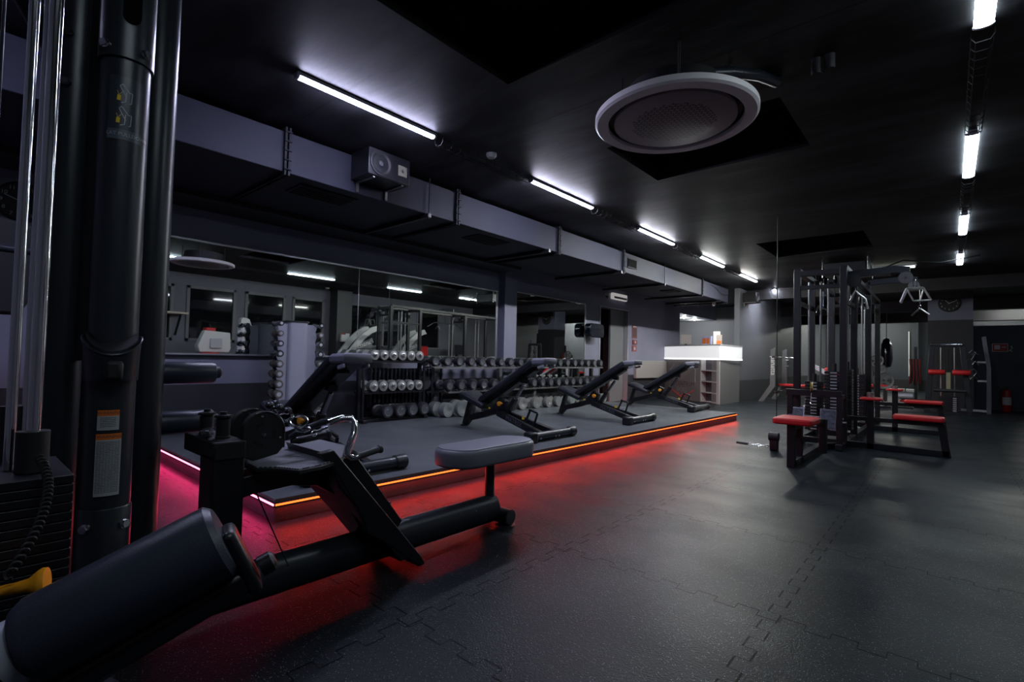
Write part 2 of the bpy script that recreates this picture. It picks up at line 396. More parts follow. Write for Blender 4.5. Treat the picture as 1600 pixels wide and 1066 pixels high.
bmz.bb(-4.32, 4.5, 14.0, 14.35, 2.66, H).bb(-4.32, 4.5, 18.4, 18.75, 2.6, H).bb(-4.32, 4.5, 22.0, 22.4, 2.55, H)
struct(bmz.build('ceiling_beam', BEAM, smooth=False))
# right wall with night windows
wr = MB(); XR = 2.6
wins = [(2.2, 3.72), (4.0, 5.15), (5.38, 6.48), (6.68, 7.66), (8.5, 9.6), (9.75, 10.85), (11.2, 12.3)]
wr.bb(XR, XR+.2, -1.6, 27.2, 0, 1.22).bb(XR, XR+.2, -1.6, 27.2, 2.62, H)
y = -1.6
for a, b_ in wins: wr.bb(XR, XR+.2, y, a, 1.22, 2.62); y = b_
wr.bb(XR, XR+.2, y, 27.2, 1.22, 2.62)
struct(wr.build('wall_right', RWALL, smooth=False))
struct(MB().bb(XR-.45, XR, 7.85, 8.35, 0, H).build('column_right', mat('dark column paint', (.05, .05, .055), .5), smooth=False))
for i, (a, b_) in enumerate(wins):
    f = MB(); t = .07
    f.bb(XR-.03, XR+.08, a, a+t, 1.22, 2.62).bb(XR-.03, XR+.08, b_-t, b_, 1.22, 2.62).bb(XR-.03, XR+.08, a, b_, 2.55, 2.62).bb(XR-.03, XR+.08, a, b_, 1.22, 1.29)
    fo = struct(f.build('window_%d' % (i+1), DOORM, bevel=.004))
    MB().bb(XR+.02, XR+.04, a+t, b_-t, 1.29, 2.55).build('window_glass', GLS, fo, smooth=False)
# mirrors on the left wall (top-level structure, framed)
def mirror(n, y0, y1, z0, z1, joints):
    g = struct(MB().bb(XW, XW+.05, y0, y1, z0, z1).build('mirror_%d' % n, MIR, smooth=False))
    t = MB(); x0, x1 = XW, XW+.062
    t.bb(x0, x1, y0-.02, y1+.02, z1, z1+.018).bb(x0, x1, y0-.02, y0, z0, z1).bb(x0, x1, y1, y1+.02, z0, z1).bb(x0, x1, y0-.02, y1+.02, z0-.018, z0)
    t.build('mirror_frame', MIRF, g, smooth=False)
    for j in joints: MB().bb(x0, XW+.0515, j-.002, j+.002, z0, z1).build('mirror_joint', MIRF, g, smooth=False)
mirror(1, 1.47, 6.30, .965, 2.13, [3.62])
mirror(2, 6.82, 9.10, .60, 2.18, [])
# door
d = struct(MB().bb(XW-.15, XW-.1, 10.45, 11.10, 0, 2.2).build('door_1', DOORM, bevel=.004))
MB().bb(XW-.21, XW+.012, 9.78, 9.81, 0, 2.22).bb(XW-.21, XW+.012, 11.09, 11.12, 0, 2.22).bb(XW-.21, XW+.012, 9.78, 11.12, 2.2, 2.225).build('door_frame', MIRF, d, smooth=False)
MB().bb(XW-.98, XW-.8, 9.1, 11.3, 0, 2.2).build('doorway_shade', mat('painted doorway shade', (.006, .006, .006), .7), d, smooth=False)  # near-black slab paints the shade of the passage behind the opening
struct(MB().bb(-1.3, -1.26, 27.02, 27.1, .6, 2.5).build('trim_1', mat('pale corner trim', (.7, .72, .65), .4), smooth=False))

# ---------------------------------------------------------------- lamps
def lamp(x, y0, y1, m, label, group, wid=.075, wires=True):
    t = thing('tube_lamp', label, 'ceiling lamp', (x, y0, H), 0, group)
    L_ = y1-y0; n = 8
    MB().bb(-.03, .03, 0, L_, -.025, 0).build('lamp_body', SILV, t, bevel=.003)
    pr = [(wid/2*math.cos(a), -.025-.017*math.sin(a)) for a in [PI*k/n for k in range(n+1)]]
    MB().prism([(p[0], p[1]) for p in pr], 'y', .02, L_-.02).build('diffuser', m, t)
    for yy in (0, L_-.02):
        pr2 = [(p[0]*1.12, -.02+(p[1]+.02)*1.1) for p in pr]
        MB().prism(pr2, 'y', yy, yy+.02).build('end_cap', SILV, t)
    return t
for i, y0 in enumerate([-.95, 1.52, 4.07, 6.52, 8.9, 11.15, 13.85]):
    lamp(-3.36, y0, y0+1.23, TUBS[i], f'{ORD[i-1]} bright' if 0 else 'tube lamp of the left row above the left end of the cable machine' if i == 0 else f'{ORD[i-1]} bright tube lamp from the front in the left row beside the grey duct', 'left row of tube lamps', .05)
for i, y0 in enumerate([-.40, 2.48, 5.38, 8.2, 10.95]):
    lamp(.15, y0, y0+1.24, TUBR, 'tube lamp of the right row overhead, before the first visible one' if i == 0 else f'{ORD[i-1]} wide tube lamp from the front in the right ceiling row', 'right row of tube lamps', .085)
TUBD = mat('dim lamp diffuser', (.8, .8, .8), .4, emit=(.95, 1.0, .85), estr=LAMP*.02)
def lampx(x0, x1, y_, z, label, m=None):
    t = thing('tube_lamp', label, 'ceiling lamp', (x0, y_, z), 0, 'crosswise tube lamps of the rear hall')
    MB().bb(0, x1-x0, -.03, .03, -.025, 0).build('lamp_body', SILV, t, bevel=.003)
    MB().bb(.02, x1-x0-.02, -.04, .04, -.06, -.025).build('diffuser', m or TUBF, t, bevel=.01)
lampx(-1.25, -.45, 11.9, H, 'short dim crosswise tube lamp just behind the square ceiling unit', TUBD)
lampx(-3.2, -1.5, 22.6, H, 'nearer crosswise tube lamp on the rear hall ceiling left of the column')
lampx(-3.3, -1.6, 25.4, H, 'farthest crosswise tube lamp left of the column, before the rear wall')
lampx(1.1, 2.5, 21.3, H, 'nearer crosswise tube lamp above the dark partition at the right edge')
lampx(.75, 2.5, 25.4, H, 'farther crosswise tube lamp above the dark partition at the right edge')
lampx(-8.0, -6.8, 12.6, H, 'unseen tube lamp added in the room behind the reception door')  # unseen lamp, added to brighten the reception alcove
# wire cable tray along each lamp row
def tray(x, segs, label):
    t = thing('cable_tray', label, 'cable tray', (x, 0, H-.05))
    for a, b_ in segs:
        m = MB()
        for dx in (-.05, .05):
            m.tube([(dx, a, .0), (dx, b_, .0)], .003, 5); m.tube([(dx*.6, a, -.03), (dx*.6, b_, -.03)], .003, 5)
        k = a
        while k < b_: m.tube([(-.05, k, .03), (-.05, k, 0), (-.03, k, -.03), (.03, k, -.03), (.05, k, 0), (.05, k, .03)], .003, 5); k += .11
        m.build('wire_basket', BLKM, t)
tray(-3.36, [(2.8, 4.0), (5.35, 6.45), (7.8, 8.85), (10.2, 11.1)], 'black wire cable tray running between the left tube lamps')
tray(.15, [(3.78, 5.33), (6.68, 8.15), (9.5, 10.9)], 'black wire cable tray running between the right tube lamps')

# led strips of the platform (thin emitters plus line lamps at the same place)
def led(name, p, q, n, m, label, col, pw):
    p, q, n = Vector(p), Vector(q), Vector(n)
    t = thing('led_strip', label, 'light strip', p)
    d = q-p
    MB().bar(n*.002, d+n*.002, .008, .02).build('channel', BLKM, t)
    MB().bar(n*.009, d+n*.009, .006, .010).build('glowing_tape', m, t)
    ld = bpy.data.lights.new('strip_light', 'AREA'); ld.shape = 'RECTANGLE'; ld.size = d.length; ld.size_y = .012; ld.color = col; ld.energy = pw
    lo = bpy.data.objects.new('strip_light', ld); C.objects.link(lo); lo.parent = t
    z = -(n + Vector((0, 0, -.9))).normalized()
    x = d.normalized(); yv = z.cross(x)
    M = Matrix((x, yv, z)).transposed().to_4x4(); M.translation = d/2+n*.016
    lo.matrix_local = M
led('led_strip', (-2.99, 1.33, .098), (-2.79, 9.16, .098), (1, -.025, 0), LEDF, 'orange red light strip along the long front edge of the platform', (1, .03, .02), 15)
led('led_strip', (-5.9, 1.33, .098), (-2.99, 1.33, .098), (0, -1, 0), LEDS, 'pink white light strip along the short near edge of the platform', (1, .02, .16), 6)
led('led_strip', (-2.79, 9.16, .098), (-5.9, 9.16, .098), (0, 1, 0), LEDF, 'unseen red light strip added on the far edge of the platform facing the reception', (1, .03, .02), 16)  # unseen strip, added for the red tint on counter and wall

# ---------------------------------------------------------------- air duct
t = thing('air_duct', 'long grey rectangular air duct hung under the ceiling over the mirror wall', 'air duct', (0, 0, 2.53))
MB().bb(-5.45, -4.25, -1.45, 13.2, 0, .35).build('duct_body', DUCT, t, bevel=.006)
for yf in (1.87, 3.83, 5.82, 7.72, 11.4):
    m = MB(); m.bb(-5.48, -4.22, yf-.025, yf-.008, -.03, .38).bb(-5.48, -4.22, yf+.008, yf+.025, -.03, .38)
    for k in range(5): m.cyl((-4.215, yf-.03, .02+k*.08), (-4.215, yf+.03, .02+k*.08), .008, seg=8)
    m.build('flange', DUCTD, t)
for yf in (3.4, 5.55, 7.6, 9.33, 11.3, 12.5, 13.0):
    MB().bb(-5.6, -4.2, yf-.02, yf+.02, -.045, -.003).build('support_rail', BLK, t)
for yf in (3.4, 9.33): MB().cyl((-4.215, yf, -.06), (-4.215, yf, .385), .007, seg=8).build('hanger_rod', DUCTD, t)
for (a, b_) in ((2.08, 2.66), (4.35, 4.93), (10.2, 10.6)):
    g = MB(); g.bb(-4.72, -4.40, a, b_, -.012, .0).build('grille_frame', DUCTD, t, bevel=.003)
    m = MB()
    for k in range(6): m.box((-4.69+k*.052, (a+b_)/2, -.016), (.012, b_-a-.06, .012))
    m.build('grille_slats', BLKM, t)
g = MB().bb(-4.25, -4.235, 7.88, 8.2, .12, .26).build('side_vent', mat('vent opening black', (.002, .002, .002), .9, spec=.1), t); MB().bb(-4.236, -4.23, 7.86, 8.22, .10, .12).bb(-4.236, -4.23, 7.86, 8.22, .26, .28).build('side_vent_rim', DUCTD, g)
tag(MB().tube([(-4.235, 11.9, 2.83), (-4.225, 12.2, 2.80), (-4.225, 12.6, 2.70), (-4.225, 12.9, 2.68), (-4.225, 13.15, 2.75)], .006).build('hanging_cable', BLKM), 'thin cable looping down the duct side near the reception', 'cable')

# ---------------------------------------------------------------- loudspeakers
def speaker(loc, rz, label):
    t = thing('wall_speaker', label, 'loudspeaker', loc, rz, 'shelf loudspeakers near the ceiling')
    MB().bb(-.30, 0, -.23, .23, 0, .25).build('cabinet', BLK, t, bevel=.008)
    c = MB().lathe([(.115, .0), (.115, .006), (.10, .008), (.085, -.01+.008), (.03, -.03+.006), (.0, -.02)], (.003, -.1, .125), (1, 0, 0)).build('woofer', BLKM, t)
    MB().lathe([(.03, 0), (.022, .018), (0, .022)], (-.01, -.1, .125), (1, 0, 0)).build('dust_cap', mat('speaker cone', (.05, .05, .055), .35), c)
    tw = MB().bb(.0, .006, .09, .19, .07, .17).build('tweeter', mat('tweeter', (.16, .15, .11), .4), t, bevel=.002)
    MB().lathe([(.016, 0), (.012, .008), (0, .01)], (.006, .14, .12), (1, 0, 0)).build('tweeter_dome', STEEL, tw)
    for s in (-.16, .16):
        MB().bb(-.30, -.02, s-.012, s+.012, -.014, -.001).bb(-.30, -.286, s-.014, s+.014, -.10, 0).build('bracket', STEEL, t)
    return t
speaker((-3.95, 2.71, 2.64), 0, 'black loudspeaker with round cone on brackets at the duct front')
speaker((-3.72, 13.9, 2.58), 0, 'small distant loudspeaker on brackets at the pier beside reception')
tag(MB().lathe([(.05, 0), (.05, -.02), (.035, -.04), (0, -.045)], (-3.25, 3.35, H), (0, 0, 1)).build('smoke_detector', WHT), 'small white smoke detector on the ceiling beside the left lamp row', 'smoke detector')

# ---------------------------------------------------------------- round air conditioner
t = thing('round_ceiling_cassette', 'round white ceiling air conditioner with perforated disc over the floor', 'air conditioner', (-1.37, 3.14, 2.58))
MB().lathe([(.425, .02), (.43, .0), (.50, .0), (.515, .012), (.515, .045), (.50, .055), (.425, .055)], seg=72).build('outer_ring', RING, t)
MB().lathe([(0, .05), (.44, .05), (.44, .045), (0, .045)], seg=48).build('air_gap', BLKM, t)
p = MB().lathe([(0, .0), (.375, .0), (.388, .008), (.388, .03), (0, .03)], seg=72).build('perforated_disc', PERF, t)
MB().lathe([(.33, .055), (.31, .22), (0, .22)], seg=40).build('housing', BLKM, t)
for a in (.4, 2.0, 3.6, 5.2): MB().cyl((.34*math.cos(a), .34*math.sin(a), .05), (.34*math.cos(a), .34*math.sin(a), .34), .008, seg=8).build('hanger_rod', BLKM, t)
MB().tube([(.25, -.1, .20), (.35, .05, .24), (.44, .3, .30), (.5, .5, .32)], .035, 12).build('refrigerant_pipe', BLKG, t)
tag(MB().cyl((-.62, 3.55, H-.10), (-.62, 3.55, H), .03).cyl((-.55, 3.55, H-.09), (-.55, 3.55, H), .03).build('pipe_stub', BLKM), 'twin black pipe stubs on the ceiling beyond the round unit', 'pipe')
# second, square cassette behind the cable tower
t = thing('square_ceiling_unit', 'black square ceiling unit on threaded rods above the cable tower', 'air conditioner', (-1.4, 10.9, 2.62))
MB().bb(-.32, .32, -.32, .32, 0, .24).build('housing', BLK, t, bevel=.02)
for sx in (-1, 1):
    for sy in (-1, 1): MB().cyl((sx*.34, sy*.30, -.02), (sx*.34, sy*.30, .3), .014).build('hanger_rod', CHRD, t)
tag(MB().tube([(-.9, 10.9, 2.72), (-.6, 11.0, 2.86), (-.1, 11.2, 2.80), (.4, 11.4, 2.90)], .012).build('ceiling_cable', BLKM), 'black cable running along the ceiling from the square unit', 'cable')

# ---------------------------------------------------------------- dumbbells
def db_black(label, loc, r=.072, L_=.30):
    t = thing('round_dumbbell', label, 'dumbbell', loc)
    for s in (1, -1):
        h = MB().lathe([(0, .055), (r*.75, .055), (r, .072), (r, L_/2-.018), (r*.88, L_/2), (r*.70, L_/2+.001), (0, L_/2+.001)], axis=(s, 0, 0), seg=24).build('head', RUB, t)
        MB().lathe([(0, L_/2+.0015), (r*.18, L_/2+.004), (r*.18, L_/2+.0035), (r*.2, L_/2+.002), (r*.58, L_/2+.002), (r*.68, L_/2+.005), (r*.7, L_/2+.0015)], axis=(s, 0, 0), seg=24).build('end_plate', ENDG, h)
    MB().lathe([(.014, -.056), (.017, 0), (.014, .056)], axis=(1, 0, 0), seg=12).build('handle', CHRD, t)
    # small bright number mark on the visible face
    a = random.random()*2*PI
    MB().box((L_/2+.004, r*.33*math.cos(a), r*.33*math.sin(a)), (.002, .012, .006), Matrix.Rotation(a, 3, 'X')).build('number_mark', PAPW, t)
    return t
def db_chrome(label, loc, r=.066, L_=.30, m=IRON):
    t = thing('plate_dumbbell', label, 'dumbbell', loc)
    for s in (1, -1):
        MB().lathe([(0, .06), (r*.97, .06), (r, .064), (r, .094), (r*.97, .098), (r*.8, .098), (r*.8, .101), (r*.97, .101), (r, .104), (r, L_/2-.012), (r*.97, L_/2-.008), (r*.5, L_/2-.008), (r*.45, L_/2-.006), (0, L_/2-.006)], axis=(s, 0, 0), seg=28).build('head', m, t)
        MB().lathe([(.026, L_/2-.008), (.026, L_/2+.006), (.018, L_/2+.010), (0, L_/2+.010)], axis=(s, 0, 0), seg=6).build('end_nut', CHR, t)
    MB().lathe([(.013, -.062), (.016, 0), (.013, .062)], axis=(1, 0, 0), seg=12).build('handle', CHRD, t)
    return t
# three tier rack
t = thing('three_tier_dumbbell_rack', 'narrow black three-tier dumbbell rack at the mirror wall beside the long rack', 'dumbbell rack', (-5.63, 4.0, PL))
for yy in (-.50, .46):
    MB().bb(-.20, .17, yy-.03, yy+.03, 0, .04).build('foot', BLK, t, bevel=.004)
    MB().bb(-.03, .02, yy-.02, yy+.02, .04, .82).build('upright', BLK, t, bevel=.003)
    MB().bb(.09, .11, yy-.015, yy+.015, .04, .80).build('front_upright', BLK, t, bevel=.003)
for z in (.025, .379, .78):
    MB().bb(-.115, -.075, -.5, .46, z-.02, z+.015).bb(.065, .11, -.5, .46, z-.02, z+.015).build('shelf_rails', BLK, t, bevel=.003)
first = None
for tier, (z, nm) in enumerate(((.991, 'top'), (.59, 'middle'))):
    for i in range(6):
        loc = (-5.635, 3.635+.143*i, z); lb = f'{ORD[i]} silver plate dumbbell from the left on the {nm} tier of the narrow rack'
        if first is None: first = o = db_chrome(lb, loc)
        else: o = copy_tree(first, lb); o.location = loc
        o['group'] = f'silver dumbbells on the {nm} tier'
protoB = None; BL = []
def place_black(lb, loc, grp, sc=1.0):
    global protoB
    if len(BL) < 5: o = db_black(lb, loc); BL.append(o)
    else: o = copy_tree(random.choice(BL), lb); o.location = loc
    o.scale = (1, sc, sc); o['group'] = grp
    return o
for i in range(4):
    o = place_black(f'{ORD[i]} large black dumbbell from the left on the bottom tier of the narrow rack', (-5.60, 3.83+.20*i, .262), 'black dumbbells on the bottom tier', 1.28)
# long two tier rack
t = thing('two_tier_dumbbell_rack', 'long grey and black two-tier dumbbell rack under the mirrors', 'dumbbell rack', (-5.58, 6.85, PL))
for yy in (-2.05, -.65, .28, 1.65, 2.2):
    MB().bb(-.14, -.08, yy-.035, yy+.035, 0, .72).build('upright', mat('rack grey', (.16, .165, .165), .5) if yy < 1 else BLK, t, bevel=.003)
    MB().bb(-.26, -.06, yy-.03, yy+.03, 0, .04).build('foot', BLK, t, bevel=.003)
for (z, xo) in ((.70, 0), (.345, .06)):
    MB().bb(-.12+xo, -.075+xo, -2.28, 2.28, z-.012, z+.012).bb(.09+xo, .13+xo, -2.28 if xo == 0 else -2.05, 2.28, z-.012, z+.012).build('shelf_rails', BLK, t, bevel=.003)
    MB().bb(.128+xo, .134+xo, -2.28 if xo == 0 else -2.05, 2.28, z-.012, z+.012).build('shelf_lip', STEEL, t)
YU = [4.571, 4.797, 5.034, 5.278, 5.503, 5.733, 5.942, 6.176, 6.429, 6.624, 6.87, 7.13, 7.377, 7.567, 7.803, 8.052, 8.276, 8.513, 8.751, 8.998]
YD = [4.79, 5.02, 5.262, 5.486, 5.729, 5.97, 6.22, 6.47, 6.72, 6.958, 7.20, 7.434, 7.677, 7.898, 8.14, 8.38, 8.60, 8.82]
def saddle():
    m = MB(); n = 10; pts = []
    for k in range(n+1):
        a = PI*(1.18+.64*k/n); pts.append((math.cos(a)*.079, math.sin(a)*.079+.079))
    m2 = [(p[0]*1.09, (p[1]-.079)*1.09+.079) for p in pts][::-1]
    m.prism([(p[0], p[1]) for p in pts+m2], 'x', -.02, .02); return m
sad = saddle().build('saddle', STEEL, t)
k = 0
for ys, z, xo in ((YU, .72, 0), (YD, .365, .06)):
    for yv in ys:
        o = sad if k == 0 else sad.copy()
        if k: C.objects.link(o)
        o.location = (.118+xo, yv-6.85, z-.012); k += 1
for i, yv in enumerate(YU):
    place_black(f'{ORD[i]} round black dumbbell from the left on the upper shelf of the long rack', (-5.565, yv, .72+PL+.073), 'black dumbbells on the upper shelf of the long rack')
for i, yv in enumerate(YD):
    place_black(f'{ORD[i]} round black dumbbell from the left on the lower shelf of the long rack', (-5.50, yv, .365+PL+.079), 'black dumbbells on the lower shelf of the long rack', 1.05)
tag(MB().lathe([(0, .0), (.105, 0), (.11, .01), (.11, .05), (.10, .06), (.03, .06), (.03, .075), (0, .075)], (-5.70, 4.57, .60), (1, -.25, .1), 32).build('weight_plate', RUB), 'dark round weight plate leaning at the left end of the lower shelf', 'weight plate')
# radiator behind the racks
t = thing('radiator', 'dark column radiator on the wall behind the narrow rack', 'radiator', (XW+.10, 4.42, .27))
for i in range(20):
    MB().box((0, -.62+i*.065, .27), (.09, .032, .54)).build('column', RAD, t, bevel=.012)
MB().cyl((0, -.65, .03), (0, .65, .03), .02).cyl((0, -.65, .5), (0, .65, .5), .02).build('header_pipes', RAD, t)
# floor dumbbells below the long rack
def fl(loc, rz, r, L_, m, lb, name='drum_dumbbell'):
    t = thing(name, lb, 'dumbbell', loc, rz, 'loose dumbbells on the platform under the long rack')
    for s in (1, -1):
        MB().lathe([(0, .05), (r*.96, .05), (r, .055), (r, L_/2-.006), (r*.96, L_/2), (r*.35, L_/2), (r*.3, L_/2-.004), (0, L_/2-.004)], axis=(s, 0, 0), seg=30).build('head', m, t)
    MB().cyl((-.052, 0, 0), (.052, 0, 0), .015).build('handle', CHR, t)
    return t
zf = PL
fl((-5.46, 4.72, zf+.105), .08, .105, .32, IRON2, 'grey drum dumbbell farthest left on the floor under the long rack')
fl((-5.36, 4.985, zf+.115), -.18, .115, .28, IRON2, 'biggest plain grey drum dumbbell lying in front under the long rack')
fl((-5.46, 5.31, zf+.11), 1.1, .11, .28, IRON, 'grey drum dumbbell turned sideways with its chrome handle showing')
for i, (yv, r, m, lb) in enumerate([(5.9, .10, RUB, 'black drum dumbbell on the floor behind the second bench leg'), (6.15, .10, RUB, 'black drum dumbbell on the floor behind the second bench post'),
     (6.42, .105, IRON, 'first bright grey plate dumbbell on the floor right of the second bench'), (6.80, .10, IRON, 'second bright grey plate dumbbell on the floor right of the second bench'),
     (7.12, .095, IRON, 'third bright grey plate dumbbell on the floor right of the second bench'), (7.42, .092, IRON, 'bright grey plate dumbbell just left of the third bench leg'),
     (7.85, .088, IRON2, 'dull grey dumbbell seen under the third bench seat'), (8.3, .085, IRON2, 'dull grey dumbbell on the floor under the third bench backrest'),
     (8.75, .085, IRON, 'pale dumbbell on the floor near the right end of the long rack'), (9.02, .085, IRON, 'pale dumbbell last on the floor at the end of the long rack')]):
    fl((-5.47, yv, zf+r), random.uniform(-.12, .12), r, .28, m, lb)

# ---------------------------------------------------------------- silver dumbbell tower
tw = thing('dumbbell_tower', 'tall silver dumbbell tower with numbered small dumbbells at the mirror', 'dumbbell rack', (-5.50, 2.60, PL), math.radians(-4))
MB().prism(rounded(-.09, .09, -.115, .115, .05), 'z', .04, 1.2).build('column', SILV, tw)
MB().prism(rounded(-.28, .28, -.32, .32, .08), 'z', 0, .04).build('base', SILV, tw)
MB().prism(rounded(-.10, .10, -.13, .13, .05), 'z', 1.2, 1.215).build('top_cap', CHRD, tw)
for s in (-1, 1):
    m = MB(); pts = [(s*.10, .06)]
    pts = [(s*.11, .06), (s*.11, 1.18), (s*.17, 1.18)]
    for zk in range(10):
        z = 1.15-zk*.11; pts += [(s*.215, z), (s*.198, z-.055)]
    pts += [(s*.17, .06)]
    for xx in (-.055, .055): MB().prism(pts, 'x', xx-.006, xx+.006).build('wing', SILV, tw)
def db_small(label, loc, rz, r, m):
    t = thing('small_dumbbell', label, 'dumbbell', loc, rz, 'small numbered dumbbells on the silver tower')
    for s in (1, -1):
        h = MB().lathe([(0, .05), (r*.9, .05), (r, .056), (r, .100), (r*.88, .108), (0, .108)], axis=(s, 0, 0), seg=20).build('head', m, t)
        if s == 1: MB().lathe([(r*.5, .1075), (r*.5, .1095), (0, .1095)], axis=(s, 0, 0), seg=16).build('number_disc', PAPW, h)
    MB().cyl((-.052, 0, 0), (.052, 0, 0), .012, seg=10).build('handle', CHR, t)
    return t
for s, side in ((-1, 'left'), (1, 'right')):
    for k_ in range(10):
        z = 1.305-k_*.108
        r = .030+.0026*k_; m = CHRD if k_ in (0, 2, 3) else mat('dull brass grey iron', (.17, .16, .14), .4, .6)
        db_small(f'{ORD[k_]} dumbbell from the top on the {side} wing of the silver tower', (-5.44, 2.60+s*.225, z), -.06, r, m)

# ---------------------------------------------------------------- adjustable benches
def make_bench(label, loc):
    t = thing('adjustable_bench', label, 'weight bench', loc, 0, 'adjustable benches standing on the platform')
    # local x runs from the rear foot (0) to the front stabiliser (1.4)
    def pad(name, p, q, w0, w1, th, m=VIN):
        p, q = Vector(p), Vector(q); d = (q-p).normalized(); u = Vector((-d.z, 0, d.x)) if d.x > 0 else Vector((d.z, 0, -d.x))
        n = 10; loops = []
        for f, ww, dz in ((0, w0, 0), (.04, w0, 0), (.5, (w0+w1)/2, 0), (.95, w1, 0), (1, w1, 0)):
            c = p.lerp(q, f); e = .72 if f in (0, 1) else 1
            loop = []
            prof = [(-1, .15), (-1, .7), (-.86, 1), (-.4, 1.03), (.4, 1.03), (.86, 1), (1, .7), (1, .15), (.93, 0), (-.93, 0)]
            for a, b_ in prof:
                bb_ = (b_-.5)*e+.5
                loop.append(c+Vector((0, a*ww/2*(.93 if f in (0, 1) else 1), 0))+u*(bb_*th))
            loops.append(loop)
        return MB().loft(loops).build(name, m, t, bevel=.006)
    seat = pad('seat', (.02, 0, .375), (.42, 0, .245), .30, .30, .075)
    back = pad('backrest', (.36, 0, .31), (1.18, 0, .80), .26, .29, .075)
    MB().bar((.40, 0, .30), (1.12, 0, .735), .10, .03).build('backrest_frame', BLK, back)
    cap = pad('head_end', (1.165, 0, .797), (1.32, 0, .805), .29, .25, .068, VING)
    MB().bar((1.22, -.10, .765), (1.30, -.10, .785), .02, .03).bar((1.22, .10, .765), (1.30, .10, .785), .02, .03).build('end_grip', SILV, cap, bevel=.006)
    # rear leg, spine
    MB().bar((0.0, 0, .02), (.10, 0, .33), .07, .05).bar((.10, 0, .33), (.22, 0, .30), .09, .03).build('rear_leg', BLK, t, bevel=.008)
    MB().lathe([(0, 0), (.05, 0), (.05, .018), (.03, .024), (0, .024)], (-.01, 0, 0)).build('rear_foot', RUB, t)
    sp = [(.03, .045), (.10, .115), (.34, .175), (.50, .225), (.58, .238), (.66, .22)]
    pr = [(a, b_+.035) for a, b_ in sp]+[(a, b_-.04) for a, b_ in sp][::-1]
    MB().prism(pr, 'y', -.04, .04).build('spine', BLK, t, bevel=.008)
    for s in (-1, 1):
        MB().bar((.60, s*.045, .22), (1.30, s*.12, .05), .055, .075).build('front_rail', BLK, t, bevel=.008)
    MB().cyl((.64, -.075, .20), (.64, .075, .20), .012, seg=10).build('pivot_bolt', STEEL, t)
    st = MB().cyl((1.36, -.36, .055), (1.36, .36, .055), .045).build('stabiliser', BLKG, t)
    MB().bb(1.30, 1.42, -.42, -.31, 0, .11).build('stabiliser_shoe', BLK, st, bevel=.018)
    MB().lathe([(.052, .31), (.055, .34), (.055, .40), (.035, .42), (0, .42)], (1.36, 0, .055), (0, 1, 0)).build('wheel', RUB, st)
    for yy in (-.26, .0, .06): MB().cyl((1.36, yy, .05), (1.41, yy, .04), .009, seg=8).build('bolt', CHR, st)
    # adjusting post
    MB().bar((.68, 0, .19), (.83, 0, .40), .06, .05).build('post_sleeve', BLK, t, bevel=.006)
    MB().bar((.82, 0, .38), (.95, 0, .565), .035, .03).build('sliding_post', CHRD, t, bevel=.004)
    MB().bar((.88, 0, .62), (1.0, 0, .60), .07, .05).build('post_head', BLK, t, bevel=.004)
    MB().prism([(.46, .24), (.60, .40), (.70, .36), (.66, .22)], 'y', -.035, .035).build('gusset', BLK, t, bevel=.006)
    MB().lathe([(.012, -.045), (.012, -.07), (.024, -.075), (.028, -.105), (.018, -.11), (0, -.11)], (.66, 0, .33), (0, 1, 0), 16).build('adjusting_knob', ORG, t)
    MB().lathe([(.012, -.04), (.012, -.05), (0, -.05)], (.46, 0, .26), (0, 1, 0), 10).build('seat_marker', YEL, t)
    MB().bar((1.05, -.085, .16), (1.12, -.085, .30), .02, .02).bar((1.17, -.085, .13), (1.22, -.085, .27), .02, .02).bar((1.10, -.085, .30), (1.22, -.085, .27), .02, .02).build('handle_loop', BLK, t, bevel=.003)
    MB().box((1.03, -.10, .20), (.03, .01, .03)).build('warning_sticker', YEL, t)
    v = Vector((.70, .075/.70*.70, -.17)).normalized()
    a, b_ = Vector((.60, -.045, .22)), Vector((1.30, -.12, .05)); d_ = (b_-a).normalized(); n_ = Vector((-.11, -1, 0)).normalized()
    up = (n_.cross(d_)); up = up if up.z > 0 else -up
    text('MATRIX', .075, basis(a.lerp(b_, .42)+Vector((0, -.030, 0)), d_, up), 'lettering', mat('embossed lettering', (.10, .10, .13), .4), t, .001)
    return t
bl = ['black incline bench nearest, partly behind the chrome row handle', 'second black incline bench behind the grey oblong seat', 'third black incline bench along the red edge, before the rack end', 'farthest black incline bench in front of the reception counter']
bp = [(-4.52, 1.98, PL), (-4.58, 4.37, PL), (-4.61, 6.47, PL), (-4.70, 8.90, PL)]
b0 = make_bench(bl[0], bp[0])
for l_, p_ in zip(bl[1:], bp[1:]):
    o = copy_tree(b0, l_); o.location = p_

# ---------------------------------------------------------------- foreground multi station
ms = thing('multi_station_cable_machine', 'large black multi-station cable machine filling the left foreground', 'gym machine', (0, 0, 0))
U = Vector((0, 0, 1))
# columns
AX, AY = -1.887, .337
BX, BY = -2.33, .517
MB().oval((AX, AY, 0), (AX, AY, 2.35), .0615, .0615, (1, 0, 0)).build('round_column', BLKG, ms)
MB().oval((BX, BY, 0), (BX, BY, 2.45), .066, .064, (1, 0, 0)).build('round_column', BLKG, ms)
CX, CY = -2.0, .235
MB().oval((CX, CY, 0), (CX, CY, 2.4), .05, .05, (1, 0, 0)).build('round_column', BLKG, ms)
MB().bar((CX, CY, 2.0), (AX, AY, 2.0), .02, 2.08).build('column_web', BLK, ms)
